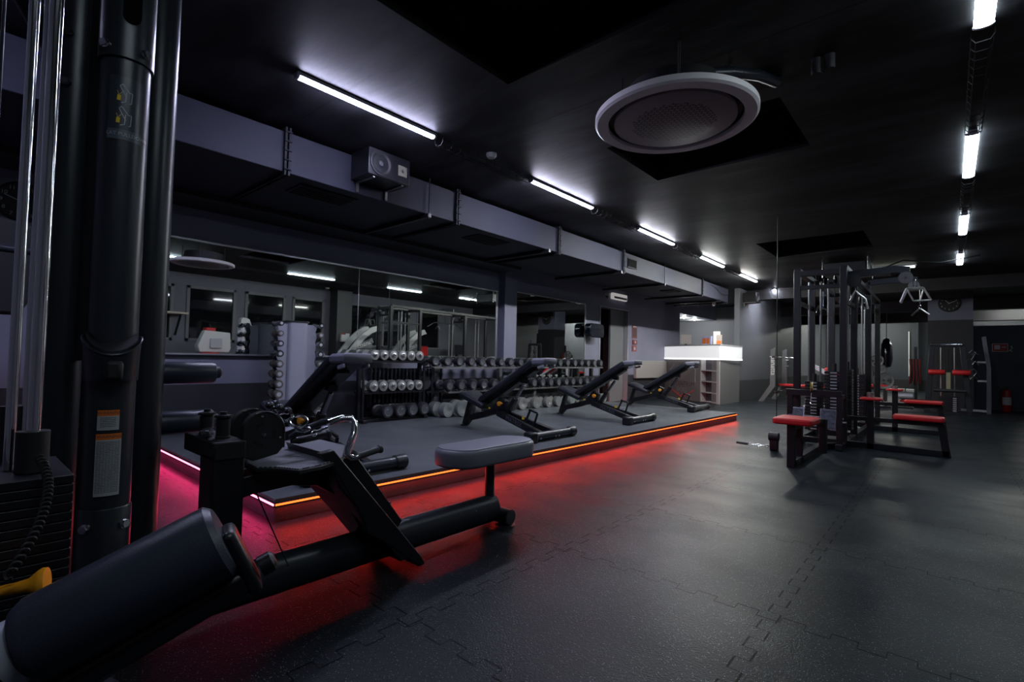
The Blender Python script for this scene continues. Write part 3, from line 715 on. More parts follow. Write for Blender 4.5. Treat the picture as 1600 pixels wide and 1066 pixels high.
# sleeve with slot at the top of the front column
sl = MB().lathe([(.064, 1.855), (.069, 1.857), (.069, 2.35), (.064, 2.35)], (AX, AY, 0), (0, 0, 1), 32).build('sleeve', BLKG, ms)
ca = Vector((-AX, -AY, 0)).normalized(); cs = Vector((ca.y, -ca.x, 0))     # toward camera / screen-left
MB().prism(rounded(-.022, .022, 1.96, 2.4, .022), 'x', 0, .012).build('slot', mat('slot black', (.001, .001, .001), .9, spec=.1), sl)
so = kids(sl)[-1]; so.matrix_local = Matrix.Translation((AX, AY, 0)) @ Matrix.Rotation(math.atan2(ca.y, ca.x)+.12, 4, 'Z') @ Matrix.Translation((.062, 0, 0))
def bolt(pos, d, r=.011, m=CHR):
    p_ = Vector(pos); d = Vector(d).normalized()
    b_ = MB().cyl(p_, p_+d*.008, r*1.15, seg=16).cyl(p_+d*.008, p_+d*.016, r, seg=6).build('bolt', m, ms)
    return b_
def on_col(cx, cy, r, ang, z):   # ang from camera direction, + = to the right on screen
    dd = Matrix.Rotation(ang, 3, 'Z') @ ca
    return Vector((cx, cy, z))+dd*r, dd
for ang, z in ((-.75, 1.885), (.62, 1.885)):
    p_, dd = on_col(AX, AY, .068, ang, z); bolt(p_, dd)
for ang, z in ((-.65, .485), (.75, .485)):
    p_, dd = on_col(AX, AY, .062, ang, z); bolt(p_, dd, .012)
for ang, z in ((-.3, 1.93), (-.3, 1.78)):
    p_, dd = on_col(CX, CY, .05, ang, z); bolt(p_, dd, .010, CHRD)
MB().lathe([(.0625, .0), (.065, .005), (.065, .53), (.0625, .535)], (AX, AY, 0), (0, 0, 1), 32).build('lower_sleeve', BLKG, ms)
# curved labels on the front column
def curved(z0, z1, a0, a1, r, m, name, par=ms, label=None):
    b_ = MB(); n = 12; A = []; B = []
    for k_ in range(n+1):
        a = a0+(a1-a0)*k_/n; dd = Matrix.Rotation(a, 3, 'Z') @ ca
        A.append(b_.bm.verts.new(Vector((AX, AY, z0))+dd*r)); B.append(b_.bm.verts.new(Vector((AX, AY, z1))+dd*r))
    for k_ in range(n): b_.bm.faces.new((A[k_], A[k_+1], B[k_+1], B[k_]))
    return b_.build(name, m, par, label=label)
L1 = curved(.762, .803, -.42, .40, .0632, PAPW, 'warning_label'); curved(.803, .820, -.42, .40, .0632, PAPO, 'label_header', L1)
L2 = curved(.574, .735, -.42, .50, .0656, PAPW, 'instruction_label', label='tall white instruction label'); curved(.735, .752, -.42, .50, .0656, PAPO, 'label_header', L2)
m_ = MB()
lt = MB()
def curved_lines(z0, z1, n, a0, a1, r, par, name):
    b_ = MB()
    for i in range(n):
        z = z1-(z1-z0)*i/n; e = random.uniform(.0, .25)
        for k_ in range(8):
            t0 = a0+(a1-e*(.7 if random.random() < .4 else 0)-a0)*k_/8; t1 = a0+(a1-a0)*(k_+.8)/8
            t1 = min(t1, a1)
            v = []
            for a, zz in ((t0, z), (t1, z), (t1, z+.0016), (t0, z+.0016)):
                v.append(b_.bm.verts.new(Vector((AX, AY, zz))+(Matrix.Rotation(a, 3, 'Z') @ ca)*r))
            b_.bm.faces.new(v)
    return b_.build(name, PAPK, par, kind='stuff')
curved_lines(.580, .728, 34, -.38, .46, .0660, L2, 'small_print'); curved_lines(.767, .797, 6, -.3, .28, .0636, L1, 'small_print')
def curved_text(s, size, z, amid, r, m, par, name):
    o = text(s, size, Matrix(), name, m, par, 0)
    for v in o.data.vertices:
        a = amid+v.co.x/r; dd = Matrix.Rotation(a, 3, 'Z') @ ca
        v.co = Vector((AX, AY, z+v.co.y))+dd*(r+v.co.z)
    return o
curved_text('WARNING', .012, .8115, .04, .0636, PAPK, L1, 'label_text'); curved_text('WARNING', .012, .7435, .06, .0661, PAPK, L2, 'label_text')
L3 = curved(1.612, 1.80, -.62, .75, .0625, PAPS, 'exercise_label', label='smoked sticker with two pulldown pictograms')
curved(1.612, 1.642, -.62, .75, .0628, mat('label band', (.09, .105, .14), .35), 'label_band', L3)
curved_text('LAT PULLDOWN', .0145, 1.628, .22, .0632, PAPL, L3, 'label_text')
def curved_poly(pts, r, m, par, name, wd=.0022):   # polyline on the column: (arc metres to the right, z)
    b_ = MB()
    for (x0, z0), (x1, z1) in zip(pts, pts[1:]):
        dx, dz = x1-x0, z1-z0; l_ = math.hypot(dx, dz) or 1; nx, nz = -dz/l_*wd/2, dx/l_*wd/2
        v = [b_.bm.verts.new(Vector((AX, AY, zz))+(Matrix.Rotation(xx/r, 3, 'Z') @ ca)*r) for xx, zz in ((x0+nx, z0+nz), (x1+nx, z1+nz), (x1-nx, z1-nz), (x0-nx, z0-nz))]
        b_.bm.faces.new(v)
    return b_.build(name, m, par)
for zo in (1.725, 1.658):
    curved_poly([(.005, zo+.012), (-.012, zo+.045), (-.006, zo+.052), (.010, zo+.03), (.018, zo+.03), (.016, zo-.002), (-.008, zo-.004), (.002, zo), (.004, zo+.03)], .0632, PAPL, L3, 'machine_pictogram')
    curved_poly([(-.014, zo+.002), (-.013, zo+.018)], .0632, YEL, L3, 'figure_pictogram', .009)
    curved_poly([(-.018, zo+.03), (-.014, zo+.018), (-.006, zo+.028)], .0632, mat('pictogram arms', (.5, .4, .15), .5), L3, 'figure_arms', .002)
# cup holder on the column
b_ = MB(); n = 24; r0, h0 = .068, .10
lo, hi = [], []
for k_ in range(n):
    a = 2*PI*k_/n; dd = Matrix.Rotation(a, 3, 'Z') @ ca
    front = max(0, math.cos(a)); c0 = Vector((AX, AY, 0))+ca*.03
    lo.append(c0+dd*r0*.95+Vector((0, 0, .905))); hi.append(c0+dd*(r0+.012*front)+Vector((0, 0, 1.032-.055*front**1.5)))
b_.loft([lo, hi]); cup = b_.build('cup_holder', BLKG, ms)
b_ = MB(); b_.loft([[p_+Vector((0, 0, .012)) for p_ in [c.lerp(Vector((AX, AY, c.z))+ca*.03, .12) for c in hi]], [c.lerp(Vector((AX, AY, c.z))+ca*.03, .12)+Vector((0, 0, .0015)) for c in hi]])
b_.build('cup_opening', BLKM, cup)
b_ = MB(); b_.tube([h_+Vector((0, 0, .002)) for h_ in hi], .0035, 8, True).build('cup_rim', BLKG, cup)
pp, dd = on_col(AX, AY, .100, .05, .935); MB().box(pp, (.03, .045, .06), Matrix.Rotation(math.atan2(ca.y, ca.x), 3, 'Z')).build('cup_clip', BLKM, cup, bevel=.012)
# knee rollers on the rear column
for z in (.905, .705):
    r = .045
    MB().lathe([(0, 0), (r*.95, 0), (r, .006), (r, .19), (r*.9, .198), (0, .198)], (BX-.03, BY+.055, z), (0, 1, 0), 28).build('knee_roller', NEO, ms)
    MB().lathe([(.018, .198), (.024, .205), (.024, .218), (.012, .228), (0, .228)], (BX-.03, BY+.055, z), (0, 1, 0), 18).build('roller_cap', RUBG, ms)
    MB().lathe([(.055, -.012), (.055, 0), (.05, .004), (0, .004)], (BX-.03, BY+.05, z), (0, 1, 0), 24).build('roller_flange', BLK, ms)
    MB().bb(BX-.06, BX+.0, BY-.03, BY+.05, z-.03, z+.03).build('roller_arm', BLK, ms)
# weight stacks
def stack(x0, x1, y0, y1, z1, n, pitch, name='weight_plate'):
    for i in range(n):
        MB().bb(x0, x1, y0, y1, z1-pitch*(i+1)+.0022, z1-pitch*i).build(name, BLK, ms, bevel=.0014)
stack(-1.55, -1.30, -.40, .183, .748, 40, .0178)
MB().bb(-1.56, -1.30, -.41, .19, 0, .05).build('stack_base', BLK, ms)
stack(-2.25, -2.05, .18, .34, .955, 30, .030)
# guide rods with collars
for (x, y_, zb, r) in ((-1.38, .128, .75, .0115), (-1.50, .128, .75, .0095), (-1.42, .098, .75, .009)):
    MB().cyl((x, y_, zb), (x, y_, 2.4), r, seg=20).build('guide_rod', CHR, ms)
MB().cyl((-1.38, .128, .75), (-1.38, .128, .83), .026).build('rod_collar', BLKM, ms)
MB().cyl((-1.52, .110, .75), (-1.52, .110, .87), .024).build('rod_collar', BLKM, ms)
# thin cables
for (x, y_, z0) in ((-1.55, .06, .5), (-1.95, .16, .4), (-1.98, .165, .4)):
    MB().cyl((x, y_, z0), (x+.0, y_, 2.4), .0035, seg=8).build('steel_cable', BLKG, ms)
# coiled cord
pts = []
P0, P1, P2 = Vector((-1.29, .130, .79)), Vector((-1.25, .165, .72)), Vector((-1.16, .085, .62))
for k_ in range(360):
    s_ = k_/359; c = P0*(1-s_)**2+P1*2*s_*(1-s_)+P2*s_**2
    a = s_*2*PI*26; pts.append(c+Vector((.3*math.cos(a), math.cos(a), math.sin(a)))*.0055)
MB().tube(pts, .0026, 6).build('coiled_cord', BLKM, ms)
# upper boom seen high on the left
MB().tube([(-1.9, .10, 1.98), (-2.3, .30, 1.85), (-2.8, .62, 1.72)], .03, 16).build('upper_brace', BLKG, ms)
# big thigh roller low in the corner
RA = Vector((-1.006, .356, .654)); RB = Vector((-1.085, .113, .535))
ax = (RB-RA).normalized(); LR = (RB-RA).length; rr = .069
MB().lathe([(0, -.004), (rr*.86, -.002), (rr, .008), (rr, LR-.012), (rr*.88, LR+.004), (0, LR+.006)], RA, ax, 48).build('thigh_roller', NEO, ms)
MB().lathe([(rr*.5, LR+.006), (rr*.72, LR+.012), (rr*.75, LR+.03), (rr*.5, LR+.038), (0, LR+.038)], RA, ax, 32).build('roller_end_cap', SILV, ms)
mid = RA.lerp(RB, .35)
pw = RA-ax*.010; sd = ax.cross(U).normalized(); upn = sd.cross(ax).normalized()
MB().bar(pw+upn*.015, pw-upn*.115, .075, .026, up=ax).build('roller_bracket', BLK, ms, bevel=.01)
MB().bar(pw-upn*.085, RB-upn*.085+ax*.02, .07, .045).build('roller_carrier', BLK, ms, bevel=.01)
MB().lathe([(0, 0), (.020, 0), (.020, .022), (.013, .028), (0, .028)], pw-upn*.085-ax*.02+sd*.0, -ax, 20).build('pivot_bolt', BLK, ms)
MB().cyl(RA+ax*.12-upn*.078+sd*.02, RA+ax*.12-upn*.078+sd*.04, .005, seg=8).build('bolt', CHR, ms)
MB().oval((-1.10, .16, .0), (-1.06, .15, .44), .085, .055, (1, 1, 0)).build('roller_post', BLKG, ms)
MB().prism(rounded(-1.45, -1.0, .0, .45, .05), 'z', 0, .018).build('foot_plate', BLK, ms, bevel=.004)
MB().bar((-1.12, .22, .04), (-1.95, .35, .06), .09, .07).build('base_rail', BLK, ms, bevel=.01)
# orange pull knob
kn = Vector((-1.205, .078, .585)); kd = Vector((.35, .93, .10)).normalized()
MB().lathe([(.009, 0), (.009, .02), (.011, .04), (.021, .052), (.024, .058), (.023, .064), (0, .066)], kn, kd, 24).build('pull_knob', ORG, ms)
MB().cyl(kn-kd*.05, kn, .008).cyl(kn-kd*.06+U*.02, kn-kd*.01+U*.025, .009, seg=6).build('knob_pin', CHR, ms)
MB().bb(-1.25, -1.19, -.02, .05, .54, .66).build('knob_block', BLK, ms, bevel=.01)
# seated row base
RX = -2.05
MB().oval((RX, .36, .105), (RX, 2.20, .105), .062, .08, (1, 0, 0)).build('base_beam', BLKG, ms)
MB().bb(RX-.07, RX+.07, .655, .765, .06, .62).build('front_post', BLK, ms, bevel=.008)
MB().bb(RX-.26, RX+.075, .655, .765, .60, .668).build('crosshead', BLKM, ms, bevel=.006)
for (x, y_) in ((RX-.02, .715), (RX-.15, .700)):
    b_ = MB().lathe([(0, 0), (.026, 0), (.026, .008), (.024, .01), (.024, .072), (.02, .076), (.031, .08), (.031, .085), (.02, .089), (.012, .09), (.012, .10), (0, .10)], (x, y_, .668), (0, 0, 1), 28).build('rubber_bumper', BLKM, ms)
    MB().lathe([(.028, .082), (.031, .083), (.031, .086), (.012, .0885), (0, .09)], (x, y_, .6685), (0, 0, 1), 28).build('bumper_washer', CHRD, b_)
MB().bar((RX-.12, .70, .69), (RX+.02, .64, .70), .03, .018).build('selector_lever', CHRD, ms, bevel=.003)
def dhousing(x):
    cy_, cz_, R_ = .842, .688, .078; pts = []
    for k_ in range(15):
        a = PI*(1-k_/14.0)*1.0; pts.append((cy_+R_*math.cos(a), cz_+R_*math.sin(a)))
    pts += [(cy_+R_, cz_-.07), (cy_+.055, cz_-.095), (cy_-.035, cz_-.11), (cy_-R_, cz_-.09)]
    o = MB().prism(pts, 'x', x-.018, x+.018).build('pulley_housing', BLKM, ms, bevel=.004)
    rim = [(x+.021, p[0]*1.0, p[1]) for p in pts[5:16]]
    MB().tube(rim, .003, 6).build('housing_edge', CHRD, o)
    for k_ in range(3):
        a0 = -.5+k_*2*PI/3; q = []
        for j in range(8): a = a0+j*.13; q.append((cy_+.048*math.cos(a), cz_-.012+.048*math.sin(a)))
        for j in range(7, -1, -1): a = a0+j*.13; q.append((cy_+.034*math.cos(a), cz_-.012+.034*math.sin(a)))
        MB().prism(q, 'x', x+.018, x+.0185).build('pulley_slot', mat('slot shadow black', (.002, .002, .002), .8), o)
    MB().lathe([(.009, .018), (.009, .021), (.006, .024), (0, .024)], (x, cy_, cz_-.012), (1, 0, 0), 16).build('axle_bolt', CHR, o)
    for yy, zz in ((cy_-.01, cz_+.058), (cy_+.062, cz_-.03)): MB().lathe([(.006, .018), (.005, .022), (0, .023)], (x, yy, zz), (1, 0, 0), 10).build('screw', CHR, o)
dhousing(RX+.02); dhousing(RX-.10)
# deck
dk = [(-2.24, .80), (-2.44, .98), (-2.46, 1.27), (-2.15, 1.28), (-1.90, 1.12), (-1.83, .99), (-1.81, .89), (-1.90, .85), (-1.95, .79)]
dko = MB().prism(dk, 'z', .545, .563).build('deck', BLKM, ms, bevel=.004)
MB().prism([(-2.13+(p_[0]+2.13)*.97, 1.03+(p_[1]-1.03)*.97) for p_ in dk], 'z', .563, .5665).build('ribbed_mat', RIB, dko, smooth=False)
# arched side frame from the post to the foot plate
ar = [(.70, .52), (.70, .435), (.80, .455), (.95, .463), (1.06, .445), (1.15, .385), (1.22, .30), (1.335, .12), (1.42, .10), (1.50, .20), (1.24, .545), (.9, .545)]
MB().prism(ar, 'x', RX-.05, RX+.06).build('arched_frame', BLK, ms, bevel=.006)
# inclined foot plate standing on the floor
fp = MB(); a_, b2 = Vector((-1.88, 1.03, .60)), Vector((-1.88, 1.535, .005)); dv = (b2-a_).normalized(); nv = Vector((0, -dv.z, dv.y))
pts = [a_, a_+dv*.05+nv*.012, b2+nv*.02, b2-dv*.02-nv*.015, a_.lerp(b2, .86)-nv*.03, a_.lerp(b2, .84)-nv*.06, a_.lerp(b2, .5)-nv*.05, a_.lerp(b2, .2)-nv*.05]
MB().prism([(p_.y, p_.z) for p_ in pts], 'x', -2.24, -1.87).build('foot_rest', BLK, ms, bevel=.006)
MB().prism([(1.00, .60), (1.06, .535), (1.12, .44), (1.20, .31), (1.225, .235), (1.32, .17), (1.52, .01), (1.55, .015), (1.53, .05), (1.06, .61)], 'x', -1.905, -1.868).build('side_shield', BLK, ms, bevel=.005)
MB().prism([(1.075, .525), (1.135, .555), (1.20, .48), (1.13, .455), (1.07, .49)], 'x', RX+.058, RX+.0615).build('red_patch', mat('flat red patch', (.5, .004, .004), .4), ms)  # flat red patch on the side of the arched frame
for yy, zz in ((1.20, .34), (1.27, .41), (1.33, .22), (1.42, .30)): MB().lathe([(.007, 0), (.006, .005), (0, .006)], (RX+.062, yy, zz), (1, 0, 0), 10).build('screw', CHRD, ms)
# seat
def stadium(x0, x1, y0, y1, n=14):
    r = (x1-x0)/2; cx = (x0+x1)/2; P_ = []
    for k_ in range(n+1): a = PI*k_/n; P_.append((cx+r*math.cos(a), y1-r+r*math.sin(a)))
    for k_ in range(n+1): a = PI+PI*k_/n; P_.append((cx+r*math.cos(a), y0+r+r*math.sin(a)))
    return P_
def lo_(e, z): return [(p_[0], p_[1], z) for p_ in stadium(-2.20+e, -1.90-e, 1.79+e, 2.49-e)]
MB().loft([lo_(.02, .395), lo_(.004, .402), lo_(0, .415), lo_(0, .470), lo_(.004, .484), lo_(.016, .494), lo_(.03, .497), lo_(.06, .499)]).build('seat', VING, ms, ang=60)
b_ = MB(); b_.tube([Vector(p_) for p_ in lo_(.018, .495)], .0028, 6, True).build('seat_piping', VING, ms)
MB().cyl((RX, 2.17, .10), (RX, 2.17, .40), .028).build('seat_post', BLKG, ms)
MB().cyl((RX-.12, 2.25, .055), (RX+.10, 2.25, .055), .045).build('rear_stabiliser', BLK, ms)
MB().lathe([(.040, .10), (.038, .103), (0, .104)], (RX, 2.25, .055), (1, 0, 0)).build('stabiliser_cap', RUBG, ms)
MB().lathe([(0, 0), (.06, 0), (.058, .008), (0, .012)], (RX+.06, 2.25, 0)).build('rubber_foot', RUB, ms)
MB().cyl((RX+.10, .775, .52), (RX+.10, .93, .16), .0025, seg=6).build('thin_cable', BLKM, ms)
MB().cyl((RX+.062, 2.0, .14), (RX+.064, 2.0, .14), .004, seg=8).build('rivet', CHR, ms)

# row handle with its carabiners, lying on the deck
rh = thing('row_grip_attachment', 'chrome close-grip row handle with black rubber grips on the ribbed deck', 'cable attachment', (0, 0, 0))
h = [(-2.0, 1.055, .672), (-2.0, 1.10, .700), (-2.0, 1.16, .716), (-2.0, 1.205, .714), (-1.99, 1.222, .695), (-1.97, 1.21, .65), (-1.96, 1.178, .585), (-1.955, 1.172, .562), (-1.955, 1.19, .548), (-1.955, 1.22, .548)]
MB().tube(h[1:], .0155, 14).build('chrome_frame', CHR, rh)
MB().tube([(-1.955, 1.215, .548), (-1.96, 1.33, .566)], .0155, 14).lathe([(.0155, 0), (.020, .004), (.020, .014), (.012, .02), (0, .02)], (-1.96, 1.33, .566), (0, 1, .15), 14).build('rubber_grip', RUBG, rh)
MB().tube([(-2.01, 1.16, .712), (-2.04, 1.10, .70), (-2.09, 1.04, .67), (-2.13, 1.005, .635), (-2.13, 1.01, .62), (-2.12, 1.04, .618)], .0145, 14).build('chrome_frame', BLKG, rh)
MB().tube([(-2.12, 1.03, .618), (-2.10, 1.15, .635)], .0155, 14).lathe([(.0155, 0), (.020, .004), (.020, .014), (.012, .02), (0, .02)], (-2.10, 1.15, .635), (0, 1, .15), 14).build('rubber_grip', RUBG, rh)
def ring(c, R_, r, n_, name, par, m=CHR, st=1.0):
    _, s_, u_ = frame_of(n_); MB().tube([Vector(c)+s_*R_*math.cos(a)+u_*R_*st*math.sin(a) for a in [2*PI*k_/20 for k_ in range(20)]], r, 8, True).build(name, m, par)
ring((-2.0, 1.040, .664), .012, .004, (1, .3, .2), 'swivel_ring', rh)
MB().tube([(-2.0, 1.05, .668), (-2.0, 1.10, .683)], .006, 8).build('swivel_pin', CHR, rh)
ring((-2.03, .985, .715), .042, .007, (1, .2, .4), 'carabiner', rh, CHR, .55)
ring((-2.02, 1.00, .685), .034, .007, (.6, .2, 1), 'carabiner', rh, CHR, .5)
ring((-2.05, .935, .735), .034, .007, (.5, -.6, .6), 'carabiner', rh, CHR, .6)
ring((-2.08, .905, .760), .03, .006, (.2, 1, .5), 'carabiner', rh, CHRD, .6)
for p_ in ((-2.06, .88, .785), (-2.02, .90, .778), (-2.08, .915, .79), (-2.0, .925, .765)):
    MB().lathe([(0, -.016), (.012, -.012), (.016, 0), (.012, .012), (0, .016)], p_, (1, .3, 0), 14).build('stop_ball', CHRD, rh)

# ---------------------------------------------------------------- dark machine and clock far left
t = thing('dark_cardio_machine', 'dark machine with rounded back panel standing behind the weight stack', 'gym machine', (-4.6, .30, 0))
MB().prism([(-1.2, 1.2), (.02, 1.2), (.10, 1.35), (.13, 1.55), (.12, 1.78), (-.25, 1.86), (-1.2, 1.9)], 'x', -.06, .06).build('back_panel', BLKM, t, bevel=.02)
MB().bb(-.05, .05, -.7, -.6, .0, 1.25).bb(-.35, .35, -.72, -.58, 0, .06).build('frame_post', BLK, t, bevel=.01)
MB().cyl((.05, -1.2, 1.62), (.05, .25, 1.62), .025).build('cross_tube', BLKG, t)
def clock(loc, face, R_, label):
    t = thing('wall_clock', label, 'clock', loc, 0, None)
    n_ = Vector(face); x = U.cross(n_).normalized()
    MB().lathe([(0, .0), (R_, 0), (R_, .03), (R_*.93, .035), (R_*.9, .025), (0, .025)], axis=n_, seg=40).build('clock_case', BLKM, t)
    for k_ in range(12):
        a = PI/2-2*PI*(k_+1)/12
        text(str(k_+1), R_*.26, basis(n_*.0265+(x*math.cos(a)+U*math.sin(a))*R_*.74, x, U), 'numeral', PAPW, t, .0003)
    def hand(a, l_, w_):
        a = PI/2-a; dd = x*math.cos(a)+U*math.sin(a)
        MB().bar(n_*.030-dd*l_*.15, n_*.030+dd*l_, w_, .002, up=n_).build('hand', PAPW, t)
    return hand
hd = clock((XW, .40, 2.22), (1, 0, 0), .17, 'black round wall clock with white numerals high on the left wall')
hd(2*PI*(9.75/12), .12, .007); hd(2*PI*(11.7/12), .08, .009)
hd = clock((.005, 15.5, 2.51), (0, -1, 0), .20, 'black round wall clock on the free-standing column')
hd(2*PI*(2.2/12), .15, .012); hd(2*PI*(10.5/12), .10, .014)

# ---------------------------------------------------------------- small wall things on the left wall
t = thing('emergency_light', 'white emergency light box on the wall above the doorway', 'emergency light', (XW, 10.58, 2.42))
MB().bb(0, .08, -.34, .34, 0, .15).build('cover', EMG, t, bevel=.02); MB().bb(.08, .088, -.30, .30, .02, .07).build('lens', PAPW, t, bevel=.004)
def dome(loc, label):
    t = thing('dome_camera', label, 'security camera', loc)
    MB().lathe([(.055, 0), (.055, -.03), (.045, -.04), (0, -.04)]).build('base', WHT, t)
    MB().lathe([(.042, -.04), (.036, -.065), (.018, -.085), (0, -.09)]).build('dome', PGLS, t)
dome((XW+.09, 9.95, 2.50), 'small dome camera at the wall left of the emergency light')
dome((-4.9, 13.1, 2.53), 'dome camera under the duct end near the reception pier')
t = thing('motion_sensor', 'white motion sensor under the duct in front of the reception', 'sensor', (-4.5, 12.9, 2.43))
MB().lathe([(.04, .1), (.045, .04), (.03, 0), (0, 0)]).build('body', WHT, t)
t = thing('fire_notice', 'red framed wall notice right of the doorway', 'notice', (XW, 11.45, 1.70)); MB().bb(0, .012, -.13, .13, -.15, .18).build('board', mat('dull red print', (.20, .06, .06), .5), t); MB().bb(.012, .014, -.09, .09, -.12, .10).build('printed_text', mat('dark print', (.08, .05, .05), .5), t); MB().bb(.012, .014, -.09, .09, .13, .16).build('header', PAPW, t)
t = thing('alarm_button', 'small red alarm button box under the wall notice', 'alarm button', (XW, 11.45, 1.46)); MB().bb(0, .03, -.11, .11, -.06, .05).build('box', mat('dull red plastic', (.22, .05, .05), .5), t, bevel=.004); MB().bb(.03, .034, -.03, .03, -.03, .02).build('button', PAPW, t)
t = thing('safety_sign', 'small red safety sign lowest under the wall notice', 'sign', (XW, 11.45, 1.30)); MB().bb(0, .01, -.11, .11, -.08, .07).build('plate', mat('dull red sign', (.25, .06, .07), .5), t); MB().bb(.01, .012, -.03, .05, -.04, .03).build('pictogram', PAPW, t)
t = thing('glossy_wall_screen', 'black glossy rounded screen on a bracket at the wall by the doorway', 'screen', (XW, 9.28, 1.62))
MB().prism(rounded(-.28, .28, -.15, .15, .09), 'x', .10, .26).build('casing', PGLS, t, bevel=.02)
MB().bb(0, .1, -.05, .05, -.05, .05).build('bracket', BLK, t)
# box on wall right of the door, low grey panel
t = thing('wall_radiator_panel', 'flat grey heating panel low on the wall left of the counter', 'heater', (XW, 12.25, .55)); MB().bb(.0, .07, -.8, 1.0, 0, .45).build('panel', mat('beige grey panel', (.32, .30, .29), .4), t, bevel=.006)
MB().bb(.07, .075, .98, 1.0, 0, .45).build('panel_edge', WHT, t)

# ---------------------------------------------------------------- reception counter
cA, cB = Vector((-6.05, 13.33, 0)), Vector((-4.10, 12.17, 0)); cd = (cB-cA).normalized(); Lc = (cB-cA).length
t = thing('reception_counter', 'grey reception counter with glowing white top panel behind the farthest bench', 'reception counter', cA, math.atan2(cd.y, cd.x))
MB().bb(0, 1.60, .0, .5, 0, 1.06).build('front_panel', CNT, t, bevel=.004)
MB().bb(1.60, 1.64, -.01, .5, 0, 1.06).bb(2.18, 2.27, -.01, .02, 0, 1.06).build('shelf_upright', CNTW, t, bevel=.002)
for z in (.03, .25, .52, .79): MB().bb(1.64, 2.175, -.008, .13, z-.012, z+.012).build('shelf', CNTW, t)
MB().bb(1.60, 2.175, .13, .15, 0, 1.06).build('shelf_back', mat('dark shelf back', (.05, .05, .06), .5), t)
MB().prism([(2.27, 0), (1.65, 1.16), (1.4, 1.1), (2.0, .0)], 'z', 0, 1.06).build('side_panel', CNT, t)
MB().prism([(-.02, -.03), (2.30, -.03), (1.69, 1.2), (1.2, 1.0), (-.02, .5)], 'z', 1.09, 1.40).build('glowing_upstand', GLOW, t, bevel=.004)
MB().prism([(-.02, -.035), (2.31, -.035), (1.70, 1.21), (1.2, 1.01), (-.02, .51)], 'z', 1.40, 1.43).build('counter_top', CNTW, t, bevel=.003)
MB().prism([(-.02, -.033), (2.305, -.033), (1.695, 1.205), (1.2, 1.0), (-.02, .5)], 'z', 1.062, 1.088).build('light_edge', GLOWL, t)
MB().bb(-.03, 0, -.01, .5, 0, 1.06).build('end_panel', CNTW, t)
# logo on the counter front
def lf(p0, p1, wd, m, nm):
    MB().bar((p0[0], -.004, p0[1]), (p1[0], -.004, p1[1]), .004, wd, up=(0, 0, 1)).build(nm, m, t)
lf((.36, .40), (.36, .78), .012, LOGOG, 'logo_line'); lf((1.40, .48), (1.40, .80), .012, CNTW, 'logo_line'); lf((1.40, .80), (1.22, .92), .012, CNTW, 'logo_line'); lf((.36, .78), (.55, .92), .012, CNTW, 'logo_line')
lf((.40, .27), (.85, .07), .022, LOGOR, 'logo_chevron'); lf((1.36, .27), (.91, .07), .022, LOGOR, 'logo_chevron')
MB().bb(.28, 1.50, -.005, -.001, .34, .50).build('logo_band', LOGOG, t)
text('FITCENTRUM', .165, basis((.89, -.0065, .42), (1, 0, 0), (0, 0, 1)), 'logo_lettering', LOGOD, t, .001)
text('SPORT', .15, basis((.87, -.004, .26), (1, 0, 0), (0, 0, 1)), 'logo_lettering', mat('pale logo lettering', (.28, .25, .25), .5), t, .001)
for xx in (.74, .88, 1.02):
    MB().prism([(xx+.028*math.cos(a)*(1 if k_ % 2 == 0 else .42), .135+(.03 if xx != .88 else 0)+.028*math.sin(a)*(1 if k_ % 2 == 0 else .42)) for k_, a in enumerate([PI/2+k2*PI/5 for k2 in range(10)])], 'y', -.006, -.001).build('logo_star', LOGOR, t)
MB().prism([(.60, .50), (.80, .74), (.98, .86), (1.12, .82), (1.22, .74), (1.10, .68), (1.0, .62), (.92, .50)], 'y', -.005, -.001).build('logo_figure', LOGOG, t)
def onc(s_, d_, z): p_ = cA+cd*s_+Vector((-cd.y, cd.x, 0))*d_; return (p_.x, p_.y, z)
t = thing('leaflet_stand', 'clear stand with white and blue leaflets on the counter', 'leaflet holder', onc(1.55, .2, 1.43), math.atan2(cd.y, cd.x))
MB().bb(-.17, .17, 0, .05, 0, .22).build('leaflets', mat('blue white print', (.40, .42, .65), .4), t, bevel=.003); MB().bb(-.13, -.02, -.004, 0, .03, .17).bb(.02, .12, -.004, 0, .03, .17).build('printed_picture', PAPO, t)
t = thing('carton', 'small white carton standing on the counter behind the leaflets', 'box', onc(1.72, .38, 1.43), .3); MB().bb(-.08, .08, -.05, .05, 0, .34).build('box_body', WHT, t, bevel=.003)
t = thing('orange_carton', 'narrow white and orange carton right of the leaflets', 'box', onc(1.96, .25, 1.43), .2); MB().bb(-.06, .06, -.04, .04, 0, .24).build('box_body', mat('pale carton', (.5, .42, .38), .5), t, bevel=.003); MB().bb(-.05, .05, -.043, -.04, .02, .10).build('orange_print', PAPO, t)
t = thing('monitor', 'small grey display turned away at the left end of the counter', 'monitor', onc(.55, .35, 1.43), .4); MB().bb(-.14, .14, -.02, .02, .05, .30).build('screen_back', mat('grey plastic', (.25, .22, .22), .5), t, bevel=.004); MB().bb(-.03, .03, -.02, .02, 0, .06).build('stand', BLK, t)
